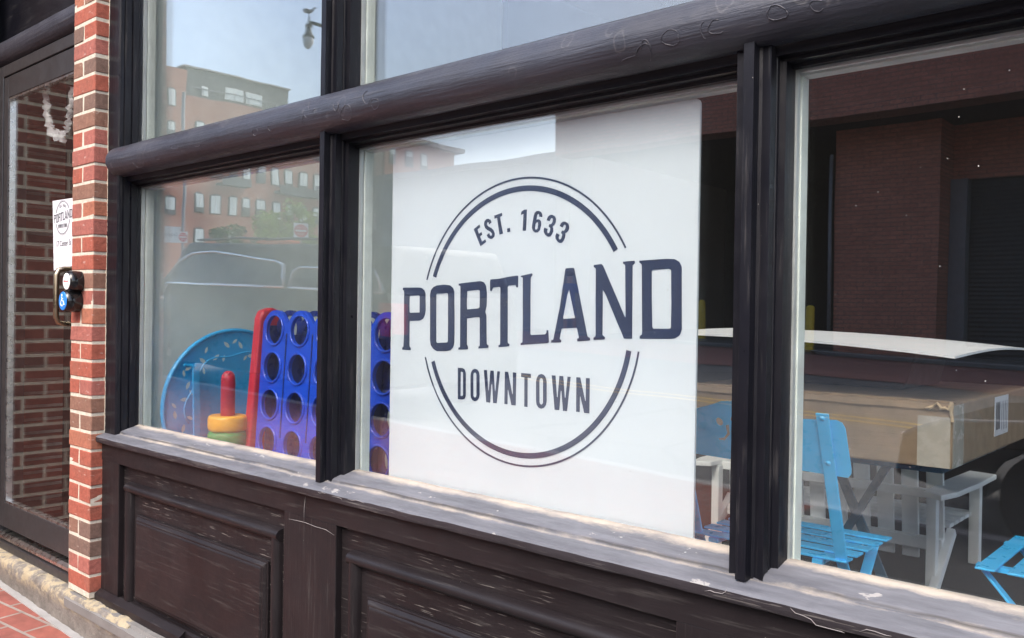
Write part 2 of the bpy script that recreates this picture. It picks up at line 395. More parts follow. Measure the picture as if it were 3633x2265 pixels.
BLIS = [[[-1.8364,-0.1239,1.7622],[-1.8353,-0.1272,1.7698],[-1.8369,-0.1294,1.7783],[-1.8458,-0.1302,1.7849],[-1.8574,-0.1302,1.7856],[-1.8651,-0.1296,1.779],[-1.8734,-0.1287,1.7748],[-1.8825,-0.1266,1.7681],[-1.8855,-0.1222,1.7593],[-1.8826,-0.1177,1.7529],[-1.8734,-0.1164,1.7514],[-1.867,-0.1139,1.7487],[-1.8555,-0.1146,1.7494],[-1.8428,-0.1189,1.7544],[-1.8369,-0.1239,1.7622]],[[-1.723,-0.1272,1.7697],[-1.7213,-0.1288,1.7754],[-1.725,-0.1298,1.7809],[-1.7324,-0.1301,1.783],[-1.7392,-0.1301,1.7832],[-1.7471,-0.1302,1.7841],[-1.7521,-0.1297,1.7797],[-1.7544,-0.1285,1.774],[-1.7523,-0.1269,1.769],[-1.751,-0.1251,1.7646],[-1.7489,-0.1224,1.7595],[-1.7409,-0.1224,1.7595],[-1.7335,-0.1239,1.7622],[-1.727,-0.1253,1.765],[-1.7218,-0.1271,1.7695]],[[-2.0294,-0.1287,1.7749],[-2.0314,-0.1293,1.7778],[-2.0333,-0.1297,1.7802],[-2.0358,-0.13,1.7819],[-2.0388,-0.1302,1.7844],[-2.0423,-0.1301,1.7834],[-2.0451,-0.1298,1.7807],[-2.0468,-0.1291,1.7768],[-2.0476,-0.1283,1.7731],[-2.0492,-0.1272,1.7697],[-2.0501,-0.1258,1.7662],[-2.0495,-0.1245,1.7634],[-2.0468,-0.124,1.7625],[-2.0435,-0.1242,1.7628],[-2.0403,-0.1246,1.7636]],[[-1.9086,-0.1295,1.7972],[-1.9082,-0.1301,1.7926],[-1.9068,-0.1303,1.7884],[-1.9059,-0.1302,1.7847],[-1.9041,-0.1299,1.7816],[-1.902,-0.1295,1.7785],[-1.8991,-0.129,1.7762],[-1.8951,-0.129,1.776],[-1.8918,-0.1296,1.779],[-1.8888,-0.1298,1.7808],[-1.8878,-0.1302,1.7843],[-1.8854,-0.1303,1.7874],[-1.8855,-0.1302,1.7919],[-1.8891,-0.1298,1.7955],[-1.8928,-0.1292,1.7989]],[[-2.0055,-0.1221,1.817],[-2.0136,-0.1198,1.8204],[-2.0226,-0.1174,1.8235],[-2.0275,-0.118,1.8228],[-2.029,-0.1203,1.8197],[-2.0237,-0.1243,1.813],[-2.023,-0.1263,1.8086],[-2.0214,-0.1281,1.8034],[-2.0182,-0.1295,1.7976],[-2.0124,-0.13,1.7934],[-2.0063,-0.1302,1.7912],[-2.0007,-0.1302,1.7908],[-1.9956,-0.1302,1.791],[-1.9916,-0.1301,1.7929],[-1.986,-0.13,1.7941]],[[-1.7702,-0.1257,1.8101],[-1.7747,-0.1263,1.8087],[-1.7792,-0.1262,1.8089],[-1.7804,-0.1277,1.8048],[-1.7835,-0.1284,1.8023],[-1.7852,-0.1295,1.7974],[-1.7845,-0.1302,1.7907],[-1.7807,-0.1302,1.7853],[-1.778,-0.1298,1.7809],[-1.7744,-0.1294,1.7783],[-1.7706,-0.129,1.7759],[-1.7659,-0.1287,1.7749],[-1.7612,-0.1293,1.7774],[-1.7585,-0.13,1.7823],[-1.7577,-0.1303,1.7874]],[[-0.8604,-0.1283,1.7733],[-0.8653,-0.1296,1.7792],[-0.8733,-0.1301,1.7833],[-0.8822,-0.1302,1.7845],[-0.8885,-0.1299,1.781],[-0.8945,-0.1293,1.7776],[-0.8982,-0.1279,1.772],[-0.897,-0.1254,1.7653],[-0.8909,-0.123,1.7606],[-0.8837,-0.1215,1.7581],[-0.8761,-0.12,1.7558],[-0.8676,-0.1209,1.7572],[-0.8609,-0.1233,1.7611],[-0.8619,-0.1263,1.7674],[-0.8614,-0.1282,1.7731]],[[-0.8049,-0.1301,1.7836],[-0.8068,-0.1301,1.7837],[-0.8086,-0.1301,1.783],[-0.8103,-0.1299,1.7813],[-0.8122,-0.1297,1.7797],[-0.8132,-0.1291,1.7764],[-0.8145,-0.1282,1.7731],[-0.8145,-0.1271,1.7694],[-0.8147,-0.1257,1.7659],[-0.8133,-0.1247,1.7637],[-0.8125,-0.1236,1.7616],[-0.8121,-0.122,1.7589],[-0.8108,-0.1209,1.7572],[-0.8092,-0.1199,1.7557],[-0.8068,-0.1204,1.7564]],[[-0.7756,-0.1296,1.7791],[-0.7799,-0.13,1.7822],[-0.7851,-0.1301,1.7834],[-0.7898,-0.13,1.7823],[-0.7926,-0.1296,1.7791],[-0.7951,-0.1291,1.7764],[-0.7985,-0.1284,1.7736],[-0.8,-0.1271,1.7694],[-0.7986,-0.1253,1.7651],[-0.7951,-0.1237,1.7618],[-0.7903,-0.1229,1.7605],[-0.7859,-0.1228,1.7602],[-0.7817,-0.1224,1.7595],[-0.7765,-0.1221,1.759],[-0.7717,-0.1232,1.7609]],[[-0.65,-0.1277,1.7712],[-0.6552,-0.129,1.7759],[-0.661,-0.1298,1.7803],[-0.6692,-0.1302,1.784],[-0.6777,-0.1301,1.7838],[-0.6815,-0.1296,1.7792],[-0.6842,-0.1288,1.775],[-0.6848,-0.1273,1.7701],[-0.6828,-0.1251,1.7646],[-0.6758,-0.1231,1.7608],[-0.6675,-0.1228,1.7601],[-0.6605,-0.1231,1.7608],[-0.6522,-0.1234,1.7612],[-0.6483,-0.1256,1.7656],[-0.6504,-0.1277,1.7712]],[[-0.5861,-0.1278,1.7716],[-0.5904,-0.1284,1.7737],[-0.5944,-0.1288,1.7752],[-0.5984,-0.129,1.7759],[-0.6031,-0.1292,1.7768],[-0.6073,-0.1289,1.7757],[-0.6096,-0.1282,1.773],[-0.6085,-0.1271,1.7695],[-0.6075,-0.126,1.7666],[-0.6059,-0.1247,1.7637],[-0.6034,-0.1232,1.7608],[-0.599,-0.1223,1.7593],[-0.5943,-0.122,1.7588],[-0.5905,-0.1228,1.7602],[-0.588,-0.1239,1.7622]],[[-3.0778,-0.1238,1.762],[-3.0754,-0.1217,1.7583],[-3.0739,-0.1196,1.7553],[-3.0702,-0.1178,1.7529],[-3.0726,-0.115,1.7498],[-3.0712,-0.1122,1.7471],[-3.0653,-0.1101,1.7453],[-3.0594,-0.1077,1.7434],[-3.0493,-0.1069,1.7428],[-3.0371,-0.1078,1.7434],[-3.0252,-0.1107,1.7458],[-3.0148,-0.1121,1.747],[-3.0068,-0.1145,1.7493],[-2.9989,-0.1165,1.7514],[-2.9926,-0.1186,1.754]],[[-2.7839,-0.1303,1.7882],[-2.788,-0.1303,1.7865],[-2.7913,-0.1302,1.7841],[-2.7889,-0.1299,1.7812],[-2.7854,-0.1295,1.7785],[-2.78,-0.1291,1.7764],[-2.7738,-0.1287,1.7748],[-2.7671,-0.1285,1.7741],[-2.7607,-0.1281,1.7725],[-2.7531,-0.1279,1.7719],[-2.7465,-0.1282,1.7729],[-2.7403,-0.1285,1.7742],[-2.7389,-0.1292,1.7768],[-2.7401,-0.1296,1.7794],[-2.7413,-0.1299,1.7817]],[[-2.6362,-0.1289,1.7755],[-2.6374,-0.1285,1.774],[-2.6381,-0.128,1.7723],[-2.6394,-0.1274,1.7703],[-2.6376,-0.1267,1.7684],[-2.6344,-0.126,1.7667],[-2.6293,-0.1256,1.7657],[-2.6238,-0.1256,1.7658],[-2.6191,-0.1254,1.7653],[-2.6148,-0.1259,1.7663],[-2.61,-0.1258,1.7662],[-2.6054,-0.1261,1.7668],[-2.6008,-0.1265,1.7678],[-2.5989,-0.1272,1.7696],[-2.597,-0.1278,1.7715]],[[-0.9262,-0.1204,1.7564],[-0.9237,-0.1223,1.7593],[-0.9241,-0.1242,1.7628],[-0.9244,-0.1257,1.7659],[-0.9262,-0.1267,1.7683],[-0.9275,-0.1276,1.771],[-0.9293,-0.1285,1.7741],[-0.9322,-0.129,1.7759],[-0.9356,-0.129,1.7759],[-0.939,-0.1288,1.7751],[-0.9413,-0.128,1.7722],[-0.9428,-0.1269,1.7688],[-0.9438,-0.1257,1.7659],[-0.9458,-0.1244,1.7632],[-0.9471,-0.1226,1.7599]],[[-2.2733,-0.1262,1.7672],[-2.2716,-0.1275,1.7707],[-2.273,-0.1285,1.7741],[-2.2769,-0.1292,1.7768],[-2.283,-0.1291,1.7766],[-2.2878,-0.1291,1.7767],[-2.2932,-0.1292,1.777],[-2.2987,-0.1289,1.7754],[-2.3013,-0.1279,1.772],[-2.3023,-0.1268,1.7685],[-2.3014,-0.1255,1.7655],[-2.299,-0.1244,1.7632],[-2.2967,-0.1231,1.7607],[-2.2918,-0.1225,1.7596],[-2.2858,-0.123,1.7605]],[[-2.2091,-0.1293,1.7775],[-2.213,-0.1293,1.7776],[-2.2162,-0.1291,1.7764],[-2.2179,-0.1286,1.7744],[-2.2181,-0.128,1.7722],[-2.2187,-0.1274,1.7702],[-2.2169,-0.1268,1.7686],[-2.2158,-0.1262,1.7671],[-2.2146,-0.1256,1.7656],[-2.2136,-0.1246,1.7636],[-2.2104,-0.1243,1.763],[-2.2068,-0.1243,1.763],[-2.2032,-0.1246,1.7636],[-2.2004,-0.1253,1.7651],[-2.1978,-0.1258,1.7662]],[[-2.9015,-0.1249,1.7642],[-2.9053,-0.1244,1.7631],[-2.9085,-0.1236,1.7617],[-2.9099,-0.1227,1.76],[-2.9132,-0.1216,1.7582],[-2.913,-0.1204,1.7564],[-2.9122,-0.1191,1.7546],[-2.9079,-0.1185,1.7538],[-2.9027,-0.1185,1.7539],[-2.8986,-0.1184,1.7537],[-2.8943,-0.1184,1.7537],[-2.8892,-0.118,1.7533],[-2.8842,-0.119,1.7545],[-2.8794,-0.1199,1.7558],[-2.8773,-0.1212,1.7576]],[[-0.9973,-0.1135,1.7483],[-0.9936,-0.1157,1.7506],[-0.9815,-0.1171,1.7522],[-0.9615,-0.1182,1.7535],[-0.9544,-0.124,1.7623],[-0.9447,-0.1265,1.7679],[-0.9342,-0.1272,1.7697],[-0.9246,-0.1255,1.7654],[-0.928,-0.122,1.7589],[-0.9265,-0.1169,1.7519],[-0.9326,-0.1081,1.7437],[-0.9499,-0.0872,1.7341]]]
for P in BLIS: one('paint_blister', M_BLIS, sf, lambda m: m.tube(P, .0007, 6, rr=[.0003]+[.00085]*(len(P)-2)+[.0003]), smooth=2)
M_CRK2 = plain('bare_crack_edge', (.20, .185, .185), .8)
CRKS = [[[-0.7857,-0.13,0.751],[-0.7752,-0.13,0.7546],[-0.7661,-0.13,0.7531],[-0.7506,-0.13,0.7542],[-0.7443,-0.13,0.7591],[-0.7418,-0.13,0.7643]],[[-0.6241,-0.13,0.7584],[-0.6152,-0.13,0.752],[-0.6003,-0.13,0.7508],[-0.588,-0.13,0.7479],[-0.5794,-0.13,0.7405],[-0.5567,-0.13,0.7403],[-0.538,-0.13,0.7404],[-0.5322,-0.13,0.7395]],[[-0.5083,-0.13,0.7479],[-0.4972,-0.13,0.7541],[-0.4839,-0.13,0.7541],[-0.4685,-0.13,0.7524],[-0.4588,-0.13,0.7531]],[[-2.0429,-0.1062,0.7285],[-2.0475,-0.1062,0.6959],[-2.0481,-0.1062,0.66]],[[-2.124,-0.105,0.653],[-2.0892,-0.105,0.6548],[-2.045,-0.105,0.6563],[-1.9951,-0.105,0.6531],[-1.9498,-0.105,0.6532],[-1.9117,-0.105,0.6445]],[[-1.9531,-0.13,0.7593],[-1.9455,-0.13,0.7564],[-1.9307,-0.13,0.7597],[-1.9183,-0.13,0.7585]],[[-1.8914,-0.13,0.7566],[-1.8721,-0.13,0.7573],[-1.853,-0.13,0.7565],[-1.8482,-0.13,0.7536]],[[-1.8248,-0.13,0.7586],[-1.8062,-0.13,0.7585],[-1.7879,-0.13,0.7621],[-1.772,-0.13,0.761],[-1.7562,-0.13,0.7591]]]
for P in CRKS: one('paint_crack', M_CRK2, sf, lambda m: m.tube(P, .0007, 5, rr=[.0003]+[.00075]*(len(P)-2)+[.0003]), smooth=2)
M_FRAME = plain('pale_green_frame', (.74, .80, .76), .45, bump=.1)
M_SPACER = plain('grey_spacer', (.42, .45, .46), .35, .4, bump=.3, bs=300)
def window(x0, x1, z0, z1):
    e = .007
    def fr(m):
        for (a, b, c, d) in ((x0-.03, x0+e, z0-.03, z1+.03), (x1-e, x1+.03, z0-.03, z1+.03)): m.box(a, b, .0082, .038, c, d)
        m.box(x0+e, x1-e, .0082, .038, z0-.03, z0-.012); m.box(x0+e, x1-e, .0082, .038, z1-.009, z1+.03)
    w = one('window', M_FRAME, sf, fr, bev=.0012)
    def sp(m):
        m.box(x0-.004, x0+.005, -.0078, .0038, z0, z1); m.box(x1-.005, x1+.004, -.0078, .0038, z0, z1)
        m.box(x0+.005, x1-.005, -.0078, .0038, z1-.006, z1); m.box(x0+.005, x1-.005, -.0078, .0038, z0-.004, z0+.002)
    one('spacer', M_SPACER, w, sp)
    def pn(m):
        m.box(x0-.001, x1+.001, -.012, -.008, z0-.003, z1+.003); m.box(x0-.001, x1+.001, .004, .008, z0-.003, z1+.003)
    one('pane', M_GLASS, w, pn)
for x0, x1 in XS:
    window(x0, x1, .802, 1.7016); window(x0, x1, 1.868, 3.05)
bx('fascia', M_BX, sf, -3.3426, 1.83, -.10, .1, 3.052, 3.45)
one('cornice', M_BX, sf, lambda m: m.prism([(-.10, 3.452), (-.22, 3.52), (-.24, 3.60), (0, 3.60), (0, 3.452)], 'x', -3.3426, 1.83), bev=.004)

# ------------------------------------------------------------------ room behind the glass
M_WALLP = plain('pale_green_plaster', (.64, .71, .68), .8, var=.05, bump=.1)
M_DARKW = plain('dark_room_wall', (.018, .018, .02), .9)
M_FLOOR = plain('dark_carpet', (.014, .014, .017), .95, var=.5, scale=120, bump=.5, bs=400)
room = thing('shop_room', 'dim room behind the shop windows with pale left wall and dark carpet', 'room', (-.7, 2.5, .26))
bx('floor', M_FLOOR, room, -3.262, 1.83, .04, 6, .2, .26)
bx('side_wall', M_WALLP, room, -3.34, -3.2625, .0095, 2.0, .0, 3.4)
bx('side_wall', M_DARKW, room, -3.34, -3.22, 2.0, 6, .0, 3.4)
one('side_wall', M_WALLP, room, lambda m: (m.box(1.83, 1.93, .04, 6, .2, .34), m.box(1.83, 1.93, .04, 6, 3.05, 3.4), [m.box(1.83, 1.93, a, b, .34, 3.05) for a, b in ((.04, .25), (2.0, 2.2), (3.9, 4.1), (5.85, 6))]))  # unseen openings and panes added here to let more daylight into the room
for a, b in ((.25, 2.0), (2.2, 3.9), (4.1, 5.85)): bx('side_pane', M_GLASS, room, 1.872, 1.876, a, b, .34, 3.05)
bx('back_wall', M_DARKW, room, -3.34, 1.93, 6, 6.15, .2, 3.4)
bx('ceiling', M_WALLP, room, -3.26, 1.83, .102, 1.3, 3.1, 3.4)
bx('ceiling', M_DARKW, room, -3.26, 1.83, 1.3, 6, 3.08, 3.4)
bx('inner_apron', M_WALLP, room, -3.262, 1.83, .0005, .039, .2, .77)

# ================================================================== BRICK PIER
pier = thing('brick_pier', 'slim red brick pier with cream mortar between glass door and shop windows', 'pier', (-3.44, -.1, .15))
def pier_bricks(m):
    ztop = 2.3883+.0672*20; k = 20
    while True:
        z1 = ztop-.0055; z0 = ztop-.0672+.0055; even = (k % 2 == 0)
        if z0 < .15: z0 = .156
        rngs = [(-3.537, -3.3436)] if even else [(-3.537, -3.4535), (-3.4430, -3.3436)]
        for a, b in rngs:
            mi = random.choices(range(5), (5, 3, 3, 3, 2))[0]
            j = lambda q=.0016: random.uniform(-q, q)
            vs = m.box(a+j(), b+j(), -.146+j(.0015), -.04, z0+j(), z1+j(), mi, bev=.0035)
            for v in vs: v.co += noise.noise_vector(v.co*55)*.0022
        ztop -= .0672; k -= 1
        if ztop-.0672 < .15: break
one('bricks', BR, pier, pier_bricks, smooth=False)
one('mortar', M_MORTAR, pier, lambda m: m.prism([(-3.5360, -.1438), (-3.3462, -.1438), (-3.3462, -.03), (-3.5346, -.03)], "z", .155, 3.72, 320, .0011, jscale=(20, 20, 30)), smooth=True, angle=60)
one('caulk_bead', M_MORTAR, pier, lambda m: m.prism([(-3.3462, -.0962), (-3.3405, -.0962), (-3.3405, -.095), (-3.3462, -.093)], 'z', .78, 3.0, 300, .002, jscale=(9, 9, 9)))
M_BWALL = brick_tex('red_brick_wall', 'xz', (.26, .062, .038), (.17, .06, .042), (.45, .40, .33))
fac = thing('brick_facade', 'red brick wall of the upper storeys over the shopfront and door', 'wall', (-2, 0, 3.6))
bx('upper_wall', M_BWALL, fac, -9, 6, -.10, .3, 3.73, 9.5)
bx('side_wall', M_BWALL, fac, -9, -4.75, -.146, .3, .1, 3.73)
bx('side_wall', M_BWALL, fac, 1.832, 6, -.146, .3, -.4, 3.73)
# ================================================================== GLASS DOOR
M_ALU = plain('dark_bronze_metal', (.035, .034, .037), .38, .3, bump=.06)
M_STEEL = plain('brushed_steel', (.62, .61, .60), .28, 1.)
door = thing('glass_door', 'narrow glazed shop door in dark metal frame with bronze pull left of brick pier', 'door', (-4.0, -.09, .15))
def dframe(m):
    m.box(-4.417, -4.366, -.10, -.055, .24, 2.285); m.box(-3.60, -3.552, -.10, -.055, .24, 2.285)
    m.box(-4.366, -3.60, -.10, -.055, 2.19, 2.285); m.box(-4.366, -3.60, -.10, -.055, .24, .351)
one('door_leaf', M_ALU, door, dframe, bev=.002)
one('glazing_bead', M_STEEL, door, lambda m: (m.box(-4.366, -4.354, -.096, -.07, .351, 2.19), m.box(-4.354, -3.6, -.096, -.07, .351, .361), m.box(-4.354, -3.6, -.096, -.07, 2.181, 2.19)))
bx('pane', M_GLASS, door, -4.36, -3.6, -.084, -.080, .352, 2.189)
bx('kick_plate', M_ALU, door, -4.46, -3.54, -.118, -.05, .148, .184, bev=.003)
one('weather_bar', M_STEEL, door, lambda m: m.prism([(-.104, .186), (-.114, .194), (-.114, .206), (-.100, .216), (-.06, .216), (-.06, .186)], 'x', -4.46, -3.54))
one('door_frame', M_ALU, door, lambda m: (m.box(-4.52, -4.42, -.105, 0, .15, 2.34), m.box(-3.55, -3.539, -.105, 0, .15, 2.34), m.box(-4.42, -3.55, -.105, 0, 2.289, 2.34)), bev=.003)
one('head_roll', M_ROLL, door, lambda m: m.prism(circ(-.075, 2.402, .058), 'x', -4.80, -3.5375, 60, .0008), smooth=True, angle=50)
one('transom_panel', M_BX, door, lambda m: (m.box(-4.68, -3.54, -.045, 0, 2.43, 3.7), m.box(-4.80, -4.68, -.10, 0, 2.44, 3.7)))
one('side_panel', M_BZ, door, lambda m: m.box(-4.75, -4.523, -.095, 0, .15, 2.36))
M_BRZ = plain('satin_bronze', (.33, .27, .19), .3, 1., var=.1)
one('pull_handle', M_BRZ, door, lambda m: m.tube([(-3.63, -.10, 1.396), (-3.63, -.135, 1.396), (-3.63, -.156, 1.390), (-3.63, -.165, 1.37), (-3.63, -.166, 1.29), (-3.63, -.165, 1.205), (-3.63, -.156, 1.185), (-3.63, -.135, 1.179), (-3.63, -.10, 1.179)], .0105, 14), smooth=2)
M_WHF0 = plain('white_post_paint', (.75, .76, .74), .5)
# vestibule seen through the door
M_VB = brick_tex('vestibule_brick', 'yz', (.13, .040, .028), (.075, .036, .030), (.30, .27, .22), bh=.0672)
ves = thing('entrance_lobby', 'narrow brick lobby seen through the glazed door', 'lobby', (-4, 1, .2))
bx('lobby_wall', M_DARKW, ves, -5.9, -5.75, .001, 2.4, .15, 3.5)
bx('lobby_post', M_WHF0, ves, -5.52, -5.33, .42, .50, .18, 3.0)
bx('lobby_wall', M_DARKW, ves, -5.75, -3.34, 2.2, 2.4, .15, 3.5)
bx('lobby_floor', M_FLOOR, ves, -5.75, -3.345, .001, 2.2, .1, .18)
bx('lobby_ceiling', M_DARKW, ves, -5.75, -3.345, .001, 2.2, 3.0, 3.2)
# paper notice taped to the door
M_PAPER = plain('white_paper', (.55, .56, .60), .7, var=.02)
M_NAVY = plain('navy_print', (.018, .030, .075), .45, var=.04)
M_INK = plain('black_print', (.05, .05, .06), .6)
GL = [[[-4206,828,-4153,848,-3937,847,-3559,847,-3443,830,-3349,775,-3301,688,-3287,249,-3312,123,-3379,20,-3506,-32,-3890,-44,-3911,-68,-3904,-731,-3851,-761,-3849,-828,-4190,-828,-4192,-770,-4144,-740,-4127,-385,-4147,755,-4200,784],[-3921,626,-3555,638,-3524,610,-3520,184,-3781,177,-3887,170,-3916,195,-3928,419]],[[-3122,656,-3097,765,-3008,850,-2873,893,-2607,912,-2387,894,-2276,829,-2227,730,-2204,46,-2196,-561,-2234,-684,-2330,-764,-2483,-796,-2838,-815,-2974,-759,-3067,-669,-3101,-545,-3112,188],[-2891,656,-2858,682,-2668,683,-2492,696,-2452,670,-2445,349,-2436,-110,-2433,-539,-2465,-573,-2831,-598,-2865,-568,-2882,36]],[[-2074,929,-1788,956,-1311,989,-1188,954,-1116,872,-1082,681,-1091,358,-1133,225,-1091,137,-1066,-567,-1001,-594,-1004,-656,-1343,-688,-1343,-643,-1299,-612,-1313,75,-1344,93,-1478,88,-1759,50,-1749,-606,-1709,-649,-1711,-721,-2050,-744,-2047,-692,-1987,-672,-1998,50,-2006,865,-2073,888],[-1762,743,-1368,771,-1331,748,-1323,563,-1327,338,-1379,308,-1586,295,-1742,281,-1764,301,-1772,503]],[[-968,1024,-690,1035,-437,1074,-103,1105,-66,1090,-65,820,-116,817,-146,880,-375,868,-398,837,-374,-514,-312,-540,-323,-591,-666,-631,-673,-582,-615,-558,-637,817,-667,839,-874,823,-932,731,-979,754,-984,995]],[[16,1096,188,1121,354,1149,382,1132,374,1097,323,1048,326,508,342,-286,365,-303,785,-275,826,-242,835,-177,883,-176,909,-449,872,-474,214,-530,46,-553,41,-507,101,-483,101,83,81,1052,17,1067]],[[1371,1244,1581,1252,1611,1234,2012,-288,2086,-324,2081,-371,1732,-409,1721,-351,1779,-326,1716,-100,1277,-131,1220,-367,1272,-397,1263,-445,976,-463,975,-407,1037,-389,1207,327,1356,1208],[1473,763,1656,118,1514,105,1323,92,1316,129,1423,629]],[[2154,1300,2362,1317,2410,1278,3010,154,3023,162,2994,1279,2934,1310,2933,1351,3228,1367,3242,1310,3179,1267,3198,-301,2992,-307,2488,643,2411,750,2421,-245,2487,-289,2484,-338,2182,-357,2178,-311,2238,-273,2223,474,2213,1221,2155,1253]],[[3352,1363,4028,1385,4211,1371,4327,1310,4381,1209,4407,-75,4363,-190,4258,-258,4159,-276,3392,-294,3388,-240,3452,-201,3415,1276,3353,1322],[3663,1138,3694,1159,4082,1175,4133,1143,4153,480,4152,-38,4122,-64,3726,-74,3699,-33,3673,625]],[[-1568,2286,-1374,2392,-1343,2324,-1443,2272,-1385,2160,-1307,2202,-1269,2137,-1350,2097,-1275,1961,-1168,2015,-1132,1952,-1325,1850]],[[-1044,2376,-965,2421,-1001,2487,-1076,2518,-1151,2507,-1207,2450,-1212,2363,-1169,2285,-1100,2238,-1010,2201,-950,2154,-942,2111,-979,2089,-1021,2120,-1036,2164,-1117,2119,-1082,2058,-1007,2016,-933,2018,-860,2069,-850,2149,-893,2227,-968,2285,-1057,2322,-1103,2357,-1119,2407,-1090,2438,-1056,2420]],[[-875,2582,-624,2633,-608,2560,-688,2540,-582,2131,-691,2107,-781,2522,-860,2506]],[[-443,2244,-352,2255,-344,2162,-438,2153]],[[87,2662,175,2661,155,2161,52,2166,72,2565,-8,2541,-1,2616]],[[558,2472,648,2448,649,2518,616,2571,549,2604,481,2606,421,2569,389,2493,345,2288,340,2216,375,2141,451,2101,518,2103,584,2151,622,2273,614,2356,566,2400,512,2408,469,2393,497,2517,537,2535,561,2508],[493,2344,524,2335,528,2288,510,2186,476,2169,442,2179,435,2221,453,2313]],[[873,2343,783,2371,818,2446,883,2488,949,2487,1028,2448,1062,2391,1057,2310,1019,2251,961,2219,984,2162,983,2101,945,2031,893,1988,827,1988,747,2036,703,2104,704,2166,720,2204,817,2170,805,2099,832,2067,865,2076,893,2126,896,2187,846,2225,872,2280,914,2272,952,2306,971,2365,961,2402,924,2414,896,2385]],[[1260,2175,1173,2217,1212,2281,1276,2314,1340,2306,1420,2259,1451,2187,1439,2118,1396,2065,1333,2043,1341,1992,1328,1933,1285,1864,1241,1828,1183,1826,1104,1872,1054,1945,1056,2006,1085,2060,1173,2018,1144,1951,1168,1912,1201,1908,1232,1947,1256,2016,1217,2054,1244,2113,1293,2100,1331,2133,1353,2192,1342,2228,1309,2240,1284,2216]],[[-2057,-1202,-1876,-1201,-1811,-1239,-1773,-1320,-1761,-1897,-1796,-1968,-1860,-1993,-2041,-2001],[-1956,-1300,-1895,-1300,-1869,-1333,-1858,-1874,-1883,-1906,-1948,-1908]],[[-1604,-1371,-1585,-1285,-1529,-1220,-1451,-1194,-1373,-1212,-1315,-1270,-1293,-1352,-1283,-1826,-1302,-1911,-1357,-1977,-1435,-2005,-1513,-1989,-1572,-1932,-1594,-1849],[-1508,-1352,-1501,-1322,-1481,-1300,-1454,-1290,-1427,-1296,-1407,-1317,-1399,-1346,-1389,-1847,-1395,-1877,-1415,-1900,-1442,-1910,-1469,-1904,-1489,-1884,-1497,-1855]],[[-1147,-1207,-1043,-1207,-988,-1703,-971,-1702,-927,-1210,-820,-1207,-770,-1698,-751,-1697,-695,-1215,-610,-1213,-703,-1998,-820,-2001,-859,-1549,-876,-1535,-889,-1566,-921,-2001,-1051,-1996]],[[-448,-1210,-344,-1210,-203,-1730,-181,-1729,-190,-1212,-82,-1215,-85,-2000,-221,-2000,-335,-1638,-350,-1646,-351,-1993,-449,-1992]],[[75,-1212,378,-1217,378,-1314,275,-1312,286,-2004,187,-2004,177,-1312,73,-1307]],[[538,-1394,558,-1300,615,-1228,695,-1199,775,-1219,834,-1283,857,-1373,866,-1814,847,-1908,790,-1980,711,-2011,630,-1993,570,-1930,547,-1839],[640,-1366,647,-1333,667,-1309,694,-1299,722,-1306,742,-1328,750,-1359,760,-1845,753,-1878,733,-1902,706,-1913,679,-1907,658,-1885,650,-1854]],[[1007,-1212,1118,-1213,1170,-1706,1190,-1705,1235,-1212,1344,-1214,1399,-1700,1420,-1698,1470,-1217,1558,-1217,1466,-2000,1351,-2004,1302,-1558,1289,-1545,1274,-1574,1243,-1999,1109,-2000]],[[1721,-1213,1830,-1215,1977,-1726,1993,-1725,1989,-1216,2094,-1215,2097,-1999,1955,-1998,1843,-1639,1828,-1643,1826,-1990,1729,-1991]]]
GL = [[[(l[i]/1e4, l[i+1]/1e4) for i in range(0, len(l), 2)] for l in g] for g in GL]
def ring_band(r0, r1, a0, a1, n=64):
    A = [R(a0+(a1-a0)*k/n) for k in range(n+1)]
    return [[(r1*math.cos(a), r1*math.sin(a)) for a in A]+[(r0*math.cos(a), r0*math.sin(a)) for a in A[::-1]]]
RINGS = [ring_band(.3395, .3440, 28.8, 162.2), ring_band(.3105, .3235, 30.3, 159.4), ring_band(.3395, .3440, -163.2, -9.6), ring_band(.3105, .3235, -160, -10.2)]
note = thing('paper_notice', 'white paper notice with small round town logo taped to the glass door', 'notice', (-3.77, -.086, 1.54))
note.rotation_euler = (0, R(-1.0), 0)
s = .21
to = lambda u, w, t: (-3.775+u*s*1.02, -.0875-t, 1.612+w*s)
flat_mesh('sheet', [[[(-.50, .37), (.50, .34), (.53, -.96), (-.43, -1.02)]]], M_PAPER, note, lambda u, w, t: (-3.775+u*s, -.0868-t, 1.612+w*s), .0004)
flat_mesh('logo_ring', RINGS, M_INK, note, to, .0004)
flat_mesh('logo_lettering', GL, M_INK, note, to, .0004)
text_mesh('address_line', '17 Center St', .034, M_INK, note, lambda u, w, t: (-3.765+u, -.0875-t, 1.505+w), sx=.85)
# push pads on the pier
M_GLB = plain('glossy_black_plastic', (.008, .008, .009), .12)
M_BLUE = plain('blue_disc', (.02, .19, .62), .35); M_WHT = plain('white_print', (.8, .8, .8), .4); M_RED = plain('red_print', (.6, .05, .07), .5)
pad = thing('door_opener_buttons', 'glossy black double push pad with white and blue discs on the brick pier', 'button', (-3.46, -.15, 1.30))
def padb(m):
    m.lathe([(.040, -.146), (.041, -.17), (.0405, -.185), (.037, -.192), (.033, -.196)], (-3.452, 0, 1.342), 32, 'y')
    m.lathe([(.042, -.146), (.043, -.175), (.0425, -.19), (.039, -.198), (.035, -.202)], (-3.468, 0, 1.268), 32, 'y')
one('housing', M_GLB, pad, padb, smooth=True, angle=40)
b1 = one('push_disc', M_WHT, pad, lambda m: m.lathe([(.031, -.195), (.031, -.1975), (.029, -.1985)], (-3.452, 0, 1.342), 32, 'y'), smooth=True)
b2 = one('push_disc', M_BLUE, pad, lambda m: m.lathe([(.035, -.200), (.035, -.203), (.033, -.2045)], (-3.468, 0, 1.268), 32, 'y'), smooth=True)
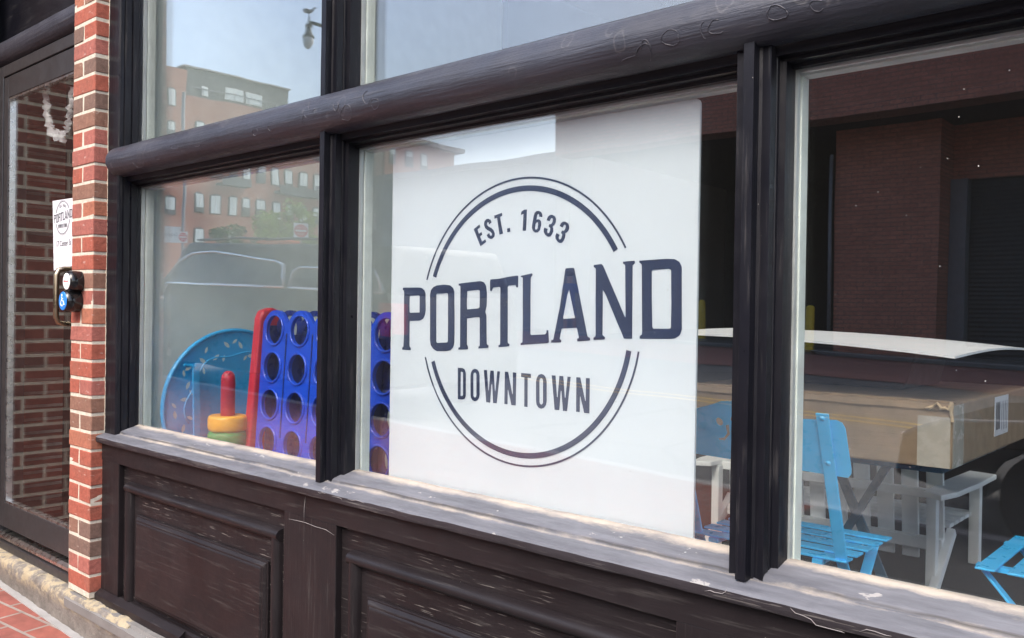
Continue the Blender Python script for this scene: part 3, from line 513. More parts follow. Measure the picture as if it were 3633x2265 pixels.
b1['label'] = 'white disc with red lettering'; b2['label'] = 'blue disc with white wheelchair symbol'
one('wheelchair_symbol', M_WHT, b2, lambda m: (m.lathe([(.0045, -.2052), (.0045, -.2046)], (-3.472, 0, 1.290), 12, 'y'), m.tube([(-3.472, -.205, 1.284), (-3.470, -.205, 1.268), (-3.458, -.205, 1.268), (-3.452, -.205, 1.254), (-3.447, -.205, 1.256)], .0018, 6), m.tube([(-3.470, -.205, 1.277), (-3.461, -.205, 1.277)], .0016, 6), m.tube([(-3.472+.0, -.205, 1.272)]+[(-3.470+.0125*math.cos(a), -.205, 1.261+.0125*math.sin(a)) for a in [R(q) for q in range(110, 345, 20)]], .0017, 6)))
text_mesh('disc_lettering', 'PORTLAND', .0095, M_RED, b1, lambda u, w, t: (-3.452+u, -.199-t, 1.342+w), sx=.85)
# crumpled clear plastic loop hanging behind the door glass
M_PLAS = NT('crumpled_clear_plastic'); M_PLAS.bump(M_PLAS.noise(60, None, 5), .8, .01); M_PLAS = M_PLAS.set((.75, .76, .78), .18, Alpha=.42)
rp_ = [(-4.068, 2.19), (-4.061, 2.124), (-4.043, 2.056), (-4.008, 2.007), (-3.951, 1.974), (-3.881, 1.966), (-3.843, 1.986), (-3.821, 2.026), (-3.80, 2.085), (-3.78, 2.17)]
def ribbon(m):
    rows = []
    P = []
    for i in range(len(rp_)-1):
        for k in range(6): t = k/6; P.append((rp_[i][0]*(1-t)+rp_[i+1][0]*t, rp_[i][1]*(1-t)+rp_[i+1][1]*t))
    for i, (x, z) in enumerate(P):
        a = P[max(0, i-1)]; b = P[min(len(P)-1, i+1)]; d = Vector((b[0]-a[0], 0, b[1]-a[1])).normalized(); n = Vector((-d.z, 0, d.x))
        w = .020+.008*math.sin(i*1.1); rows.append([m.bm.verts.new(Vector((x, -.05+.012*math.sin(i*1.7+q*2), z))+n*w*(q/2-1)+noise.noise_vector(Vector((x*40, q, z*40)))*.006) for q in range(5)])
    for a, b in zip(rows, rows[1:]):
        for q in range(4): m.bm.faces.new((a[q], a[q+1], b[q+1], b[q]))
bp = thing('brick_pier', 'broad dark brick pier jutting out left of the glass door, mirrored in its pane', 'pier', (-4.8, -.4, .05))
bp_o = bx('bricks', M_VB, bp, -5.2, -4.535, -.75, -.147, -.1, 3.73); bp_o.data.materials.append(brick_tex('outer_pier_brick', 'xz', (.13, .040, .028), (.075, .036, .030), (.30, .27, .22)))
for p in bp_o.data.polygons: p.material_index = 1 if abs(p.normal.y) > .5 else 0
tag(one('plastic_loop', M_PLAS, None, ribbon, smooth=2), 'crumpled clear plastic loop hanging inside the door glass', 'plastic wrap')

# ================================================================== GROUND
M_PAVE = brick_tex('brick_pavers', 'xy', (.27, .082, .058), (.20, .066, .054), (.24, .215, .19), bw=.205, bh=.105, msize=.007, rot=R(-8), rough=.85)
def sheet(m, x0, x1, y0, y1, f, dz=0., nx=1, t=.0):
    vs = [[m.bm.verts.new((x0+(x1-x0)*i/nx, y, f(x0+(x1-x0)*i/nx, y)+dz)) for y in (y0, y1)] for i in range(nx+1)]
    for a, b in zip(vs, vs[1:]): m.bm.faces.new((a[0], a[1], b[1], b[0]))
structure('sidewalk', M_PAVE, lambda m: m.prism([(-16, gz(-16, 0)), (-2.4, gz(-2.4, 0)), (-2.4, gz(-2.4, 0)-.5), (-16, gz(-16, 0)-.5)], 'y', -4.30, -.12))
structure('asphalt_walk', plain('dark_walk_asphalt', (.055, .055, .058), .9, var=.2, scale=30, bump=.4, bs=200), lambda m: m.prism([(-2.4, gz(-2.4, 0)), (12, gz(12, 0)), (12, gz(12, 0)-.5), (-2.4, gz(-2.4, 0)-.5)], 'y', -4.30, -.12))
M_KERB = plain('granite_kerb', (.34, .33, .32), .8, bump=.5, bs=120)
structure('kerb', M_KERB, lambda m: m.prism([(-16, gz(-16, 0)-.004), (12, gz(12, 0)-.004), (12, gz(12, 0)-.5), (-16, gz(-16, 0)-.5)], 'y', -4.46, -4.30), bev=.01)
structure('mortar_strip', plain('pale_mortar_strip', (.28, .275, .27), .9, bump=.6), lambda m: m.prism([(-6, gz(-6, 0)+.006), (2, gz(2, 0)+.006), (2, gz(2, 0)-.02), (-6, gz(-6, 0)-.02)], 'y', -.182, -.150, 1))
def stone_mat():
    t = NT('rough_stone'); n = t.noise(16, None, 6, .7); z = t.sep()[2]
    c = t.mix(t.rng(n, .3, .7), (.10, .09, .08), (.20, .18, .16))
    y = t.math('MULTIPLY', t.rng(t.noise(22, None, 5, .7), .44, .56), t.rng(z, .07, .105))
    c = t.mix(t.math('MULTIPLY', y, .75), c, (.36, .30, .19)); t.bump(n, .9, .012); return t.set(c, .9)
one_ = one('stone_step', stone_mat(), None, lambda m: m.prism([(-.152, -.1), (-.154, .05), (-.160, .09), (-.166, .118), (-.160, .139), (-.14, .147), (-.05, .149), (-.05, -.1)], 'x', -4.9, -3.0, 260, .006, jscale=(14, 14, 14)), smooth=True, angle=60)
tag(one_, 'rough yellow-stained stone step under the door and brick pier', 'step')
led = one('stone_ledge', plain('grey_ledge_concrete', (.15, .145, .14), .85, bump=.5, bs=90), None, lambda m: m.prism([(-.168, .095), (-.170, .128), (-.150, .134), (-.146, .146), (-.10, .1475), (-.10, .095)], 'x', -3.515, 1.9, 160, .0018, jscale=(9, 14, 14)))
tag(led, 'smooth grey ledge running under the panelled shopfront base', 'ledge')
one_ = one('stone_plinth', plain('dark_foundation', (.14, .13, .12), .9, bump=.8, bs=40), None, lambda m: m.prism([(-.150, -.35), (-.158, .05), (-.150, .094), (-.05, .094), (-.05, -.35)], 'x', -2.995, 1.9, 60, .004, jscale=(14, 14, 14)), smooth=True, angle=60)
tag(one_, 'rough dark stone foundation below the grey ledge', 'foundation')
def leaf(m):
    c = (-3.30, -.215, gz(-3.30, 0)+.004); n = 8
    v = [m.bm.verts.new((c[0]+.016*math.cos(a)*(1+.5*(k % 2)), c[1]+.012*math.sin(a)*(1+.5*(k % 2)), c[2]+.003*math.sin(a*2))) for k, a in enumerate([2*math.pi*q/n for q in range(n)])]
    m.bm.faces.new(v)
    bmesh.ops.solidify(m.bm, geom=m.bm.faces[:], thickness=.0008)
tag(one('fallen_leaf', plain('yellow_leaf', (.55, .36, .08), .6), None, leaf), 'small crumpled yellow leaf on the brick sidewalk', 'leaf')

# ================================================================== POSTER IN THE WINDOW
poster = thing('town_poster', 'big white poster with navy round town logo standing in the middle window', 'poster', (-1.366, .02, 1.24))
M_BOARD = plain('white_foam_board', (.525, .58, .63), .5, var=.02, scale=3)
rr = lambda x0, x1, z0, z1, r: [(cx+r*math.cos(a), cz+r*math.sin(a)) for cx, cz, q in ((x1-r, z1-r, 0), (x0+r, z1-r, 90), (x0+r, z0+r, 180), (x1-r, z0+r, 270)) for a in [R(q+15*k) for k in range(7)]]
flat_mesh('board', [[rr(-1.830, -.893, .62, 1.686, .012)]], M_BOARD, poster, lambda u, w, t: (u, .0165+t, w), .006)
f_ = 1.5610/1.57
to = lambda u, w, t: (-1.3726*f_+u*f_, .0127-t, 1.25+(1.228+w-1.25)*f_)
flat_mesh('logo_ring', RINGS, M_NAVY, poster, to, .0006)
flat_mesh('heading_word', GL[8:12], M_NAVY, poster, to, .0006)
flat_mesh('founding_year', GL[12:16], M_NAVY, poster, to, .0006)
flat_mesh('town_name', GL[:8], M_NAVY, poster, to, .0006)
flat_mesh('district_name', GL[16:], M_NAVY, poster, to, .0006)

# ================================================================== LEAF-PATTERN FOLDING TABLE
def metal_blue(name, c, r=.3): return plain(name, c, r, .0, var=.05, **{'Coat Weight': .2})
M_TBL = metal_blue('blue_table_enamel', (.012, .31, .66)); M_CHR = metal_blue('bright_blue_enamel', (.05, .50, .95)); M_DKB = metal_blue('shaded_blue_enamel', (.02, .075, .13))  # dark blue is the same enamel with shade put into its colour
ft = thing('folding_table', 'round blue metal folding table with leaf cutouts leaning on the left wall', 'table', (-3.1, .31, .26))
def leafp(cx, cy, a, l, w): return [(cx+math.cos(a)*l*u-math.sin(a)*w*v, cy+math.sin(a)*l*u+math.cos(a)*w*v) for u, v in ((-1, 0), (-.4, .8), (.3, .8), (1, 0), (.3, -.8), (-.4, -.8))]
random.seed(3)
holes = []
for k in range(17):
    a = R(200-k*14.5); r = .225+.022*math.sin(k*1.9)
    holes.append(leafp(r*math.cos(a), r*math.sin(a), a+R(60+50*math.sin(k*2.3)), .018, .009))
    a2 = a+R(6); r2_ = .190 if k % 2 else .25
    holes.append(leafp(r2_*math.cos(a2), r2_*math.sin(a2), a2+R(-40+40*math.sin(k*3.1)), .015, .007))
top = flat_mesh('table_top', [[[(.292*math.cos(R(4*k)), .292*math.sin(R(4*k))) for k in range(90)]]+holes], M_TBL, ft, lambda u, w, t: (-3.115+t, .31+u, .87+w), .003)
def torus_yz(m, x, y, z, Rr, r, n=72, k=10, sx=1.):
    rings = [[m.bm.verts.new((x+r*math.sin(2*math.pi*j/k)*sx, y+(Rr+r*math.cos(2*math.pi*j/k))*math.cos(2*math.pi*i/n), z+(Rr+r*math.cos(2*math.pi*j/k))*math.sin(2*math.pi*i/n))) for j in range(k)] for i in range(n)]
    for i in range(n):
        for j in range(k): m.bm.faces.new((rings[i][j], rings[(i+1) % n][j], rings[(i+1) % n][(j+1) % k], rings[i][(j+1) % k]))
one('rim', M_TBL, ft, lambda m: torus_yz(m, -3.115, .31, .87, .293, .0085, sx=1.3), smooth=2)
stems = MB()
pts = [(-3.1, .31+(.205+.012*math.sin(k*.9))*math.cos(R(196-k*8)), .87+(.205+.012*math.sin(k*.9))*math.sin(R(196-k*8))) for k in range(30)]
stems.tube(pts, .0035, 6); stems.build('vine_relief', M_TBL, ft, smooth=2)
for yy in (.13, .47):
    one('leg', M_TBL, ft, lambda m: (m.bar((-3.085, yy, 1.04), (-3.085, yy+.02, .27), .028, .010, (1, 0, 0)), m.tube([(-3.09, yy, 1.03), (-3.09, yy-.045, 1.035)], .006, 8)), bev=.003)
one('hinge_pin', M_TBL, ft, lambda m: m.tube([(-3.11, .10, 1.03), (-3.095, .10, 1.03), (-3.08, .13, 1.03)], .005, 8))

# ================================================================== RING STACKER
rs = thing('stacking_toy', 'stacking toy with red peg over yellow and green rings', 'toy', (-2.855, .13, .70))
def toy(name, c): 
    t = NT(name); n = t.noise(30, t.obj, 4); cx = t.mix(t.rng(n, .3, .7), tuple(x*.85 for x in c), c); t.bump(t.noise(18, t.obj, 5), .3, .006); return t.set(cx, .42)
M_TR, M_TY, M_TG, M_TB = toy('red_foam', (.42, .015, .035)), toy('yellow_foam', (.75, .38, .02)), toy('green_foam', (.035, .26, .07)), toy('blue_foam', (.02, .08, .5))
cx, cy = -2.855, .13
one('peg', M_TR, rs, lambda m: m.lathe([(.0250, .71), (.0250, .985), (.0245, .998), (.0215, 1.011), (.015, 1.020), (.007, 1.0245), (0, 1.0255)], (cx, cy, 0), 28), smooth=2)
def ringp(z): return [(.0262, z+.008), (.034, z+.0005), (.060, z), (.0655, z+.004), (.0685, z+.012), (.0685, z+.044), (.0655, z+.052), (.060, z+.056), (.034, z+.0555), (.0262, z+.048)]
for z, m_ in ((.812, M_TY), (.7545, M_TG), (.697, M_TB)): one('ring', m_, rs, lambda m: m.lathe(ringp(z-.002), (cx, cy, 0), 40), smooth=True, angle=50)
crate = thing('storage_crate', 'plain wooden crate under the stacking toy', 'crate', (-2.86, .16, .26))
M_WD = plain('pale_wood', (.42, .30, .18), .7)
one('slats', M_WD, crate, lambda m: [m.box(-2.98, -2.70, .045+0*k, .275, .262+k*.106, .262+k*.106+.1) for k in range(4)], bev=.004)
bx('lid', M_WD, crate, -2.985, -2.695, .043, .28, .682, .6945, bev=.002)

# ================================================================== GIANT FOUR-IN-A-ROW
c4 = thing('four_in_a_row_game', 'giant blue plastic four in a row game with red end frames', 'game', (-2.3, .24, .26))
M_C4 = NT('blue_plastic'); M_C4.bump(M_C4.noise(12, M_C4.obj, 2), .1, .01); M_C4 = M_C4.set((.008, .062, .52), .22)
M_C4D = plain('shaded_navy_plastic', (.006, .02, .16), .3)  # darker copy of the blue plastic: shade inside the game as colour
M_C4R = toy('red_plastic', (.50, .02, .04)); 
PX, PZ, x0c, z0c = .152, .1315, -2.700, 1.176
def c4out():
    o = []
    for c in range(7):
        cx_ = x0c+PX*c
        for k in range(9):
            u = -1+k/4.; o.append((cx_+u*PX/2*.98, 1.246-.045*(abs(u)**2.4)))
    o = o+[(x0c+PX*6.5, .49), (x0c-PX*.5, .49)]
    return o
def circ2(x, z, r, n=28): return [(x+r*math.cos(2*math.pi*k/n), z+r*math.sin(2*math.pi*k/n)) for k in range(n)]
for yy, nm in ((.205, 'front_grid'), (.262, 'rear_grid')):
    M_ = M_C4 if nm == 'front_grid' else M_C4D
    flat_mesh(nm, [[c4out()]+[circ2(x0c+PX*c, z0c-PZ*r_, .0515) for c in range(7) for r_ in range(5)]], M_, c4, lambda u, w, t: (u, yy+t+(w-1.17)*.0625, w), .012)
def lips(m):
    for c in range(7):
        for r_ in range(5):
            n, k = 28, 6; X, Z = x0c+PX*c, z0c-PZ*r_
            rg = [[m.bm.verts.new((X+(.0535+.005*math.cos(2*math.pi*j/k))*math.cos(2*math.pi*i/n), .198+.006*math.sin(2*math.pi*j/k), Z+(.0535+.005*math.cos(2*math.pi*j/k))*math.sin(2*math.pi*i/n))) for j in range(k)] for i in range(n)]
            for i in range(n):
                for j in range(k): m.bm.faces.new((rg[i][j], rg[(i+1) % n][j], rg[(i+1) % n][(j+1) % k], rg[i][(j+1) % k]))
def shear(f):
    def g(m):
        f(m)
        for v in m.bm.verts: v.co.y += (v.co.z-1.17)*.0625
    return g
one('hole_lips', M_C4, c4, shear(lips), smooth=2)
one('groove_shade_strip', M_C4D, c4, shear(lambda m: [m.box(x0c+PX*(c+.5)-.0028, x0c+PX*(c+.5)+.0028, .1965, .1992, .80, 1.165) for c in range(6)]))  # raised dark strips; the grooves' shade is put into their colour
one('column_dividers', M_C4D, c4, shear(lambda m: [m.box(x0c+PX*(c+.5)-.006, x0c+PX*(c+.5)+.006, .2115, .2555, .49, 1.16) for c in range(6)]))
for s_, X in ((1, x0c-PX*.5-.022), (-1, x0c+PX*6.5+.022)):
    def leg(m):
        pr = [(.17, .262), (.185, 1.215), (.195, 1.243), (.2325, 1.256), (.272, 1.243), (.282, 1.215), (.30, .262)]
        m.prism(pr, 'x', X-.021, X+.021)
        for v in m.bm.verts: v.co.x -= s_*max(0, 1.2-v.co.z)*.018; v.co.y += (v.co.z-1.17)*.0625
    o = one('end_frame', M_C4R, c4, leg, bev=.010, seg=3)
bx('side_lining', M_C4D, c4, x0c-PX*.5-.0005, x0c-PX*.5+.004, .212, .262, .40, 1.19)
one('foot_rail', M_C4, c4, lambda m: m.box(x0c-PX*.5, x0c+PX*6.5, .19, .28, .33, .39), bev=.01)

c4.location.y += .02
# white pickets standing behind the game
pk = thing('picket_panel', 'white pointed picket panel half seen through the game holes', 'fence', (-2.4, .62, .26))
M_PKT = plain('white_picket_paint', (.72, .73, .70), .5)
for k in range(5):
    X = -3.02+k*.30
    one('picket', M_PKT, pk, lambda m: m.prism([(X-.02, .262), (X-.02, 1.17), (X, 1.215), (X+.02, 1.17), (X+.02, .262)], 'y', .61, .625), bev=.002)
one('rail', M_PKT, pk, lambda m: m.box(-3.1, -1.75, .6255, .65, .50, .55))

# ================================================================== BLUE FOLDING CHAIRS
def chair(loc, rz_, label, back=True):
    t = thing('folding_chair', label, 'chair', loc, 'blue folding chairs in the right window'); t.rotation_euler = (0, 0, rz_); LOC.pop(t)
    # local: seat faces +y, origin on the floor below the back edge of the seat
    B = dict(local=True)
    for s_ in (-1, 1):
        m = MB(); m.bar((s_*.19, -.085, .775), (s_*.19, .045, .42), .030, .006, (0, 1, 0)); m.bar((s_*.19, .045, .42), (s_*.19, .34, .0), .028, .006, (0, 1, 0)); m.build('back_upright', M_CHR, t, bev=.002, **B)
        m = MB(); m.bar((s_*.165, .34, .41), (s_*.165, -.02, .0), .028, .006, (0, 1, 0)); m.build('leg', M_CHR, t, bev=.002, **B)
    for k in range(5):
        m = MB(); y = .035+k*.068; m.box(-.205, .205, y, y+.043, .416, .422); m.build('seat_slat', M_CHR, t, bev=.002, **B)
    for a in (-.15, .125): m = MB(); m.box(a, a+.025, .03, .36, .404, .4155); m.build('seat_rail', M_CHR, t, **B)
    for a, y, z in ((.165, -.018, .01), (.19, .335, .012)): m = MB(); m.bar((-a, y, z), (a, y, z), .012, .012); m.build('stretcher', M_CHR, t, **B)
    for s_ in (-1, 1):
        for zz in (.765, .66): m = MB(); m.lathe([(0, -.0015), (.006, 0), (.007, .004)], (s_*.19, -.0855 if zz > .7 else -.047, zz), 10, 'y'); m.build('rivet', M_CHR, t, smooth=2, **B)
    # back sheet with bump in the middle and swirl cutouts
    out = [(-.236, .640), (.228, .628), (.236, .638), (.238, .650), (.236, .745), (.230, .757), (.218, .762), (.14, .757), (.10, .768), (.06, .783), (0, .790), (-.06, .783), (-.10, .768), (-.14, .757), (-.218, .762), (-.230, .757), (-.236, .745)]
    cut = [circ2(-.075, .730, .010, 12), circ2(-.035, .738, .009, 12), circ2(.05, .735, .010, 12),
           [(-.05, .725), (-.052, .700), (-.068, .683), (-.085, .682), (-.086, .686), (-.070, .690), (-.060, .702), (-.060, .722)],
           [(.045, .715), (.075, .700), (.115, .694), (.120, .700), (.09, .706), (.06, .722)], [(-.02, .70), (.0, .685), (.02, .70), (.0, .694)]]
    flat_mesh('back_panel', [[out]+cut], M_CHR, t, lambda u, w, v: (u, -.0665+(.79-w)*.37+v-.018, w), .0025)
    return t
ch1 = chair((-.970, .46, .26), 0, 'bright blue folding chair seen from behind, nearest to the right window'); 
for o in ch1.children:
    pass
ch2 = chair((-.20, .93, .245), R(90), 'bright blue folding chair seen side-on at the right edge')

# ================================================================== BOX ON A BLUE TABLE, SHADE IN ITS COLOUR
bt = thing('bistro_table', 'blue folding table in shade-darkened colour, with crossed legs carrying the big carton', 'table', (-1.0, 1.1, .26))
one('table_top', M_DKB, bt, lambda m: m.box(-1.36, -.665, .88, 1.56, .850, .866), bev=.003)
for yy in (1.12,):
    one('leg', M_DKB, bt, lambda m: m.bar((-.865, yy, .85), (-1.19, yy, .262), .024, .010, (0, 1, 0)), bev=.002)
    one('leg', M_DKB, bt, lambda m: m.bar((-1.06, yy+.012, .85), (-.80, yy+.012, .262), .030, .010, (0, 1, 0)), bev=.002)
    for fx in (-1.19, -.80): one('foot_bar', M_DKB, bt, lambda m: m.box(fx-.012, fx+.012, .98, 1.5, .262, .274))
box = thing('cardboard_box', 'long brown cardboard box with crumpled corner and shipping label', 'box', (-1.0, 1.2, .868))
def card():
    t = NT('corrugated_cardboard'); n = t.noise(1.5, t.mapp((2, 2, 90)), 3); n2 = t.noise(20, None, 5)
    c = t.mix(t.rng(n2, .3, .7), (.21, .15, .095), (.28, .20, .13)); t.bump(t.math('ADD', n, n2), .25, .003); return t.set(c, .85)
M_CARD = card()
def boxb(m):
    v = m.box(-1.42, -.637, .85, 1.72, .868, 1.034, bev=.006)
one('carton', M_CARD, box, boxb)
one('flap_edge', M_CARD, box, lambda m: (m.prism([(.846, 1.018), (.8495, 1.030), (.8495, 1.012)], 'x', -1.42, -.66, 40, .002, jscale=(9, 30, 30)), m.box(-1.42, -.64, .87, .90, 1.0345, 1.039)))
def crump(m):
    rnd = random.Random(4); P = []
    for k in range(9):
        P.append((-.70+.075*k/8 if k < 7 else -.637, .846-.004*rnd.random(), 1.030+.012*rnd.uniform(-1, .8)))
    m.tube(P, .0045, 6, rr=[.002]+[.003+.003*rnd.random() for _ in range(7)]+[.003])
    m.tube([(-.637, .847, 1.03), (-.640, .846, 1.015), (-.636, .847, .99)], .004, 6)
one('torn_corner', plain('torn_card_fibre', (.50, .38, .24), .9), box, crump)
M_TAPE = plain('clear_tape', (.62, .58, .50), .25, **{'Alpha': .55})
one('tape', M_TAPE, box, lambda m: (m.box(-.72, -.641, .8485, .8494, .87, 1.0), m.box(-.6364, -.6355, .856, .95, .87, 1.03)))
lab = bx('shipping_label', M_PAPER, box, -.6366, -.6355, 1.27, 1.43, .912, 1.026)
one('barcode', M_INK, lab, lambda m: [m.box(-.6353, -.6349, 1.285+k*.006, 1.285+k*.006+.0018+.002*(k % 3 == 0), .93, 1.01) for k in range(8)]+[m.box(-.6353, -.6349, 1.35+.02*k, 1.353+.02*k, .925, 1.01) for k in range(4)])
M_BIN = plain('black_bin', (.012, .012, .014), .6)
bin_ = one('storage_bin', M_BIN, None, lambda m: m.prism([(-1.3, 1.0395), (-.85, 1.0395), (-.82, 1.150), (-1.33, 1.150)], 'y', 1.15, 1.5), bev=.006)
tag(bin_, 'black storage bin on the long cardboard box, under the white board', 'bin')
def fb(m):
    NX, NY = 24, 10
    def z(u, v): return 1.196-.030*max(0, u)**2.0*(1-.2*v)+.004*(1-u)
    for top in (1,):
        g = [[(-1.45+.83*i/NX, .80+.86*j/NY) for j in range(NY+1)] for i in range(NX+1)]
        A = [[m.bm.verts.new((x, y, 1.158+.038*(1-(max(0, (x+1.45)/.83))**2.2)+.012*math.sin((y-.8)/.86*math.pi))) for x, y in row] for row in g]
        B = [[m.bm.verts.new((v.co.x, v.co.y, v.co.z-.006)) for v in row] for row in A]
        for i in range(NX):
            for j in range(NY):
                m.bm.faces.new((A[i][j], A[i+1][j], A[i+1][j+1], A[i][j+1])); m.bm.faces.new((B[i][j], B[i][j+1], B[i+1][j+1], B[i+1][j]))
        for i in range(NX):
            m.bm.faces.new((A[i][0], B[i][0], B[i+1][0], A[i+1][0])); m.bm.faces.new((A[i][-1], A[i+1][-1], B[i+1][-1], B[i][-1]))
        for j in range(NY):
            m.bm.faces.new((A[0][j], A[0][j+1], B[0][j+1], B[0][j])); m.bm.faces.new((A[-1][j], B[-1][j], B[-1][j+1], A[-1][j+1]))
tag(one('foam_board', plain('bright_foam_board', (.84, .86, .88), .5, var=.02), None, fb, smooth=True, angle=40), 'white curved foam board lying flat above the cardboard box', 'board')

# ================================================================== GREY SLATTED BENCH
bn = thing('garden_bench', 'small grey wooden slatted bench seen from behind under the carton', 'bench', (-1.3, 2.0, .26))
M_BEN = plain('grey_bench_paint', (.84, .86, .85), .6, var=.08, bump=.25, bs=40)
for k in range(10):
    X = -1.80+.0905*k
    one('back_slat', M_BEN, bn, lambda m: m.bar((X, 1.985, .34), (X, 1.925, .93), .061, .014, (0, 1, 0)), bev=.003)
one('back_rail', M_BEN, bn, lambda m: m.prism([(1.875, .590), (1.875, .622), (1.908, .622), (1.918, .590)], 'x', -1.83, -.955), bev=.003)
one('back_rail', M_BEN, bn, lambda m: m.prism([(1.94, .385), (1.94, .430), (1.978, .430), (1.99, .385)], 'x', -1.83, -.955), bev=.003)
for k in range(5): one('seat_slat', M_BEN, bn, lambda m: m.box(-1.82, -.955, 2.045+k*.07, 2.10+k*.07, .455, .47), bev=.003)
for X, dx in ((-.965, .02), (-1.835, -.02)):
    one('rear_leg', M_BEN, bn, lambda m: m.bar((X, 1.86, .262), (X, 1.86, .61), .034, .04, (0, 1, 0)), bev=.003)
    one('rear_leg', M_BEN, bn, lambda m: m.bar((X+dx, 1.80, .262), (X+dx, 2.03, .45), .030, .035, (0, 1, 0)), bev=.003)
    one('front_leg', M_BEN, bn, lambda m: m.bar((X+dx, 2.36, .262), (X+dx, 2.36, .60), .04, .04, (0, 1, 0)), bev=.003)
    s_ = 1 if dx > 0 else -1
    one('arm', M_BEN, bn, lambda m: m.prism([(X+s_*-.01, 1.78), (X+s_*.06, 1.74), (X+s_*.085, 1.86), (X+s_*.095, 2.1), (X+s_*.095, 2.36), (X+s_*-.01, 2.38), (X+s_*-.02, 2.1)], 'z', .612, .632), bev=.004)

# ================================================================== STREET SEEN IN THE PANES (all real, behind the viewer)
def asphalt():
    t = NT('worn_asphalt'); n = t.noise(60, None, 5, .7); n2 = t.noise(.5, None, 5)
    c = t.mix(t.rng(n, .3, .7), (.13, .13, .132), (.20, .198, .192)); c = t.mix(t.rng(n2, .4, .7, 0, .6), c, (.25, .24, .22))
    cr = t.rng(t.voro(.35, None, 'Distance', 'DISTANCE_TO_EDGE'), 0, .012, 1, 0); c = t.mix(t.math('MULTIPLY', cr, .7), c, (.05, .05, .05))
    return t.set(c, .85)
M_ASP = asphalt()
def road(m):
    xs = [-150, -60, -30, -15, -8, 0, 12, 60]; ys = [-4.46, -4.5, -6, -14, -40, -160]
    g = [[m.bm.verts.new((x, y, rz(x, y))) for y in ys] for x in xs]
    for i in range(len(xs)-1):
        for j in range(len(ys)-1): m.bm.faces.new((g[i][j], g[i+1][j], g[i+1][j+1], g[i][j+1]))
structure('road', M_ASP, road)
M_YEL = plain('yellow_road_paint', (.62, .42, .08), .7, var=.3, scale=5)
structure('road_marking', M_YEL, lambda m: [sheet(m, -60, 20, y, y-.11, lambda x, yy: rz(x, yy), .006, 8) for y in (-8.95, -9.25)])
M_FPAV = brick_tex('far_brick_paving', 'xy', (.42, .17, .13), (.34, .14, .12), (.36, .31, .29), bw=.2, bh=.1, rough=.85)
structure('far_pavement', M_FPAV, lambda m: sheet(m, -40, 20, -13.7, -18.1, lambda x, yy: rz(x, yy), .012, 6))
structure('far_kerb', M_KERB, lambda m: [sheet(m, -40, 20, -17.9, -18.2, lambda x, yy: rz(x, yy), .10, 6)])

# ---- parking garage across the street
M_GB = brick_tex('garage_brick', 'xz', (.60, .25, .18), (.48, .20, .145), (.30, .19, .15), bw=.3, bh=.1, msize=.012)
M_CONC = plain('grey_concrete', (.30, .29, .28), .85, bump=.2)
gar = thing('parking_garage', 'brick parking garage with deep dark entrance across the street', 'garage', (-4, -20, .3))
bx('fascia', M_GB, gar, -15.95, 14, -18.2, -18.9, 5.8, 9.0)
bx('roof_slab', M_CONC, gar, -14.87, 14, -18.1, -19.0, 9.0, 9.20)
bx('ceiling_slab', plain('dark_slab_concrete', (.05, .05, .052), .9), gar, -15.9, 14, -18.91, -27, 5.8, 6.2)  # ceiling slab in one very dark even grey
bx('brick_block', M_GB, gar, -8.35, -5.98, -19.6, -23.9, -.2, 5.79)
bx('end_wall', M_CONC, gar, -15.95, -15.2, -18.95, -27, .0, 5.79)
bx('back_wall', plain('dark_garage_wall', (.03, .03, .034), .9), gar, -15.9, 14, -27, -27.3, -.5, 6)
bx('header_wall', M_GB, gar, -5.97, 14, -20.6, -21.0, 4.50, 5.79)
M_GREYM = plain('grey_painted_steel', (.22, .24, .27), .5)
one('door_frame', M_GREYM, gar, lambda m: m.box(-5.97, -5.60, -20.4, -20.9, -.2, 4.495))
one('door_frame', M_GREYM, gar, lambda m: m.box(-11.35, -10.6, -20.4, -20.9, -.2, 4.9))
def shut():
    t = NT('ribbed_roller_door'); z = t.sep()[2]
    w = t.math('SINE', t.math('MULTIPLY', z, 60.)); t.bump(w, .6, .02); return t.set((.045, .052, .06), .5)
one('roller_door', shut(), gar, lambda m: m.box(-5.59, 2.6, -20.7, -20.85, -.3, 4.495))
one('conduit', M_GREYM, gar, lambda m: m.tube([(-8.42, -19.5, .9), (-8.42, -19.5, 5.2)], .045, 10), smooth=2)
def bollard(x, y, label):
    z = rz(x, y); t = thing('bollard', label, 'bollard', (x, y, z), 'yellow bollards at the garage entrance')
    one('post', plain('yellow_bollard_paint', (.80, .58, .03), .45), t, lambda m: m.lathe([(.097, z), (.097, z+1.04), (.09, z+1.08), (.06, z+1.11), (0, z+1.12)], (x, y, 0), 20), smooth=True)
    one('base_collar', M_CONC, t, lambda m: m.lathe([(.15, z+.01), (.15, z+.05), (.10, z+.06)], (x, y, 0), 20))
bollard(-8.32, -18.15, 'yellow steel bollard in front of the brick block, reflected in the right window')
bollard(-12.1, -19.9, 'yellow steel bollard deeper in the garage entrance, reflected beside the poster')
gw = thing('concrete_wall_building', 'low plain grey building with pale coping left of the garage', 'building', (-26, -22, .5))
bx('wall', plain('grey_render', (.22, .225, .235), .9, var=.05), gw, -27.5, -15.96, -18.3, -30, 0, 5.75)
bx('coping', M_CONC, gw, -27.6, -15.955, -18.2, -30.1, 5.75, 5.93)
M_WSIGN = plain('white_sign', (.78, .78, .76), .5); M_RSIGN = plain('red_sign', (.60, .035, .05), .45)
def sign_thing(name, label, cat, P, aim=(0, 0)):
    d = Vector((aim[0]-P[0], aim[1]-P[1])); t = thing(name, label, cat, P); t.rotation_euler = (0, 0, math.atan2(d.y, d.x)+R(90)); LOC.pop(t); return t
ps = sign_thing('parking_sign', 'small white parking sign on the plain grey wall, reflected left of the poster', 'sign', (-24.1, -18.24, 4.36))
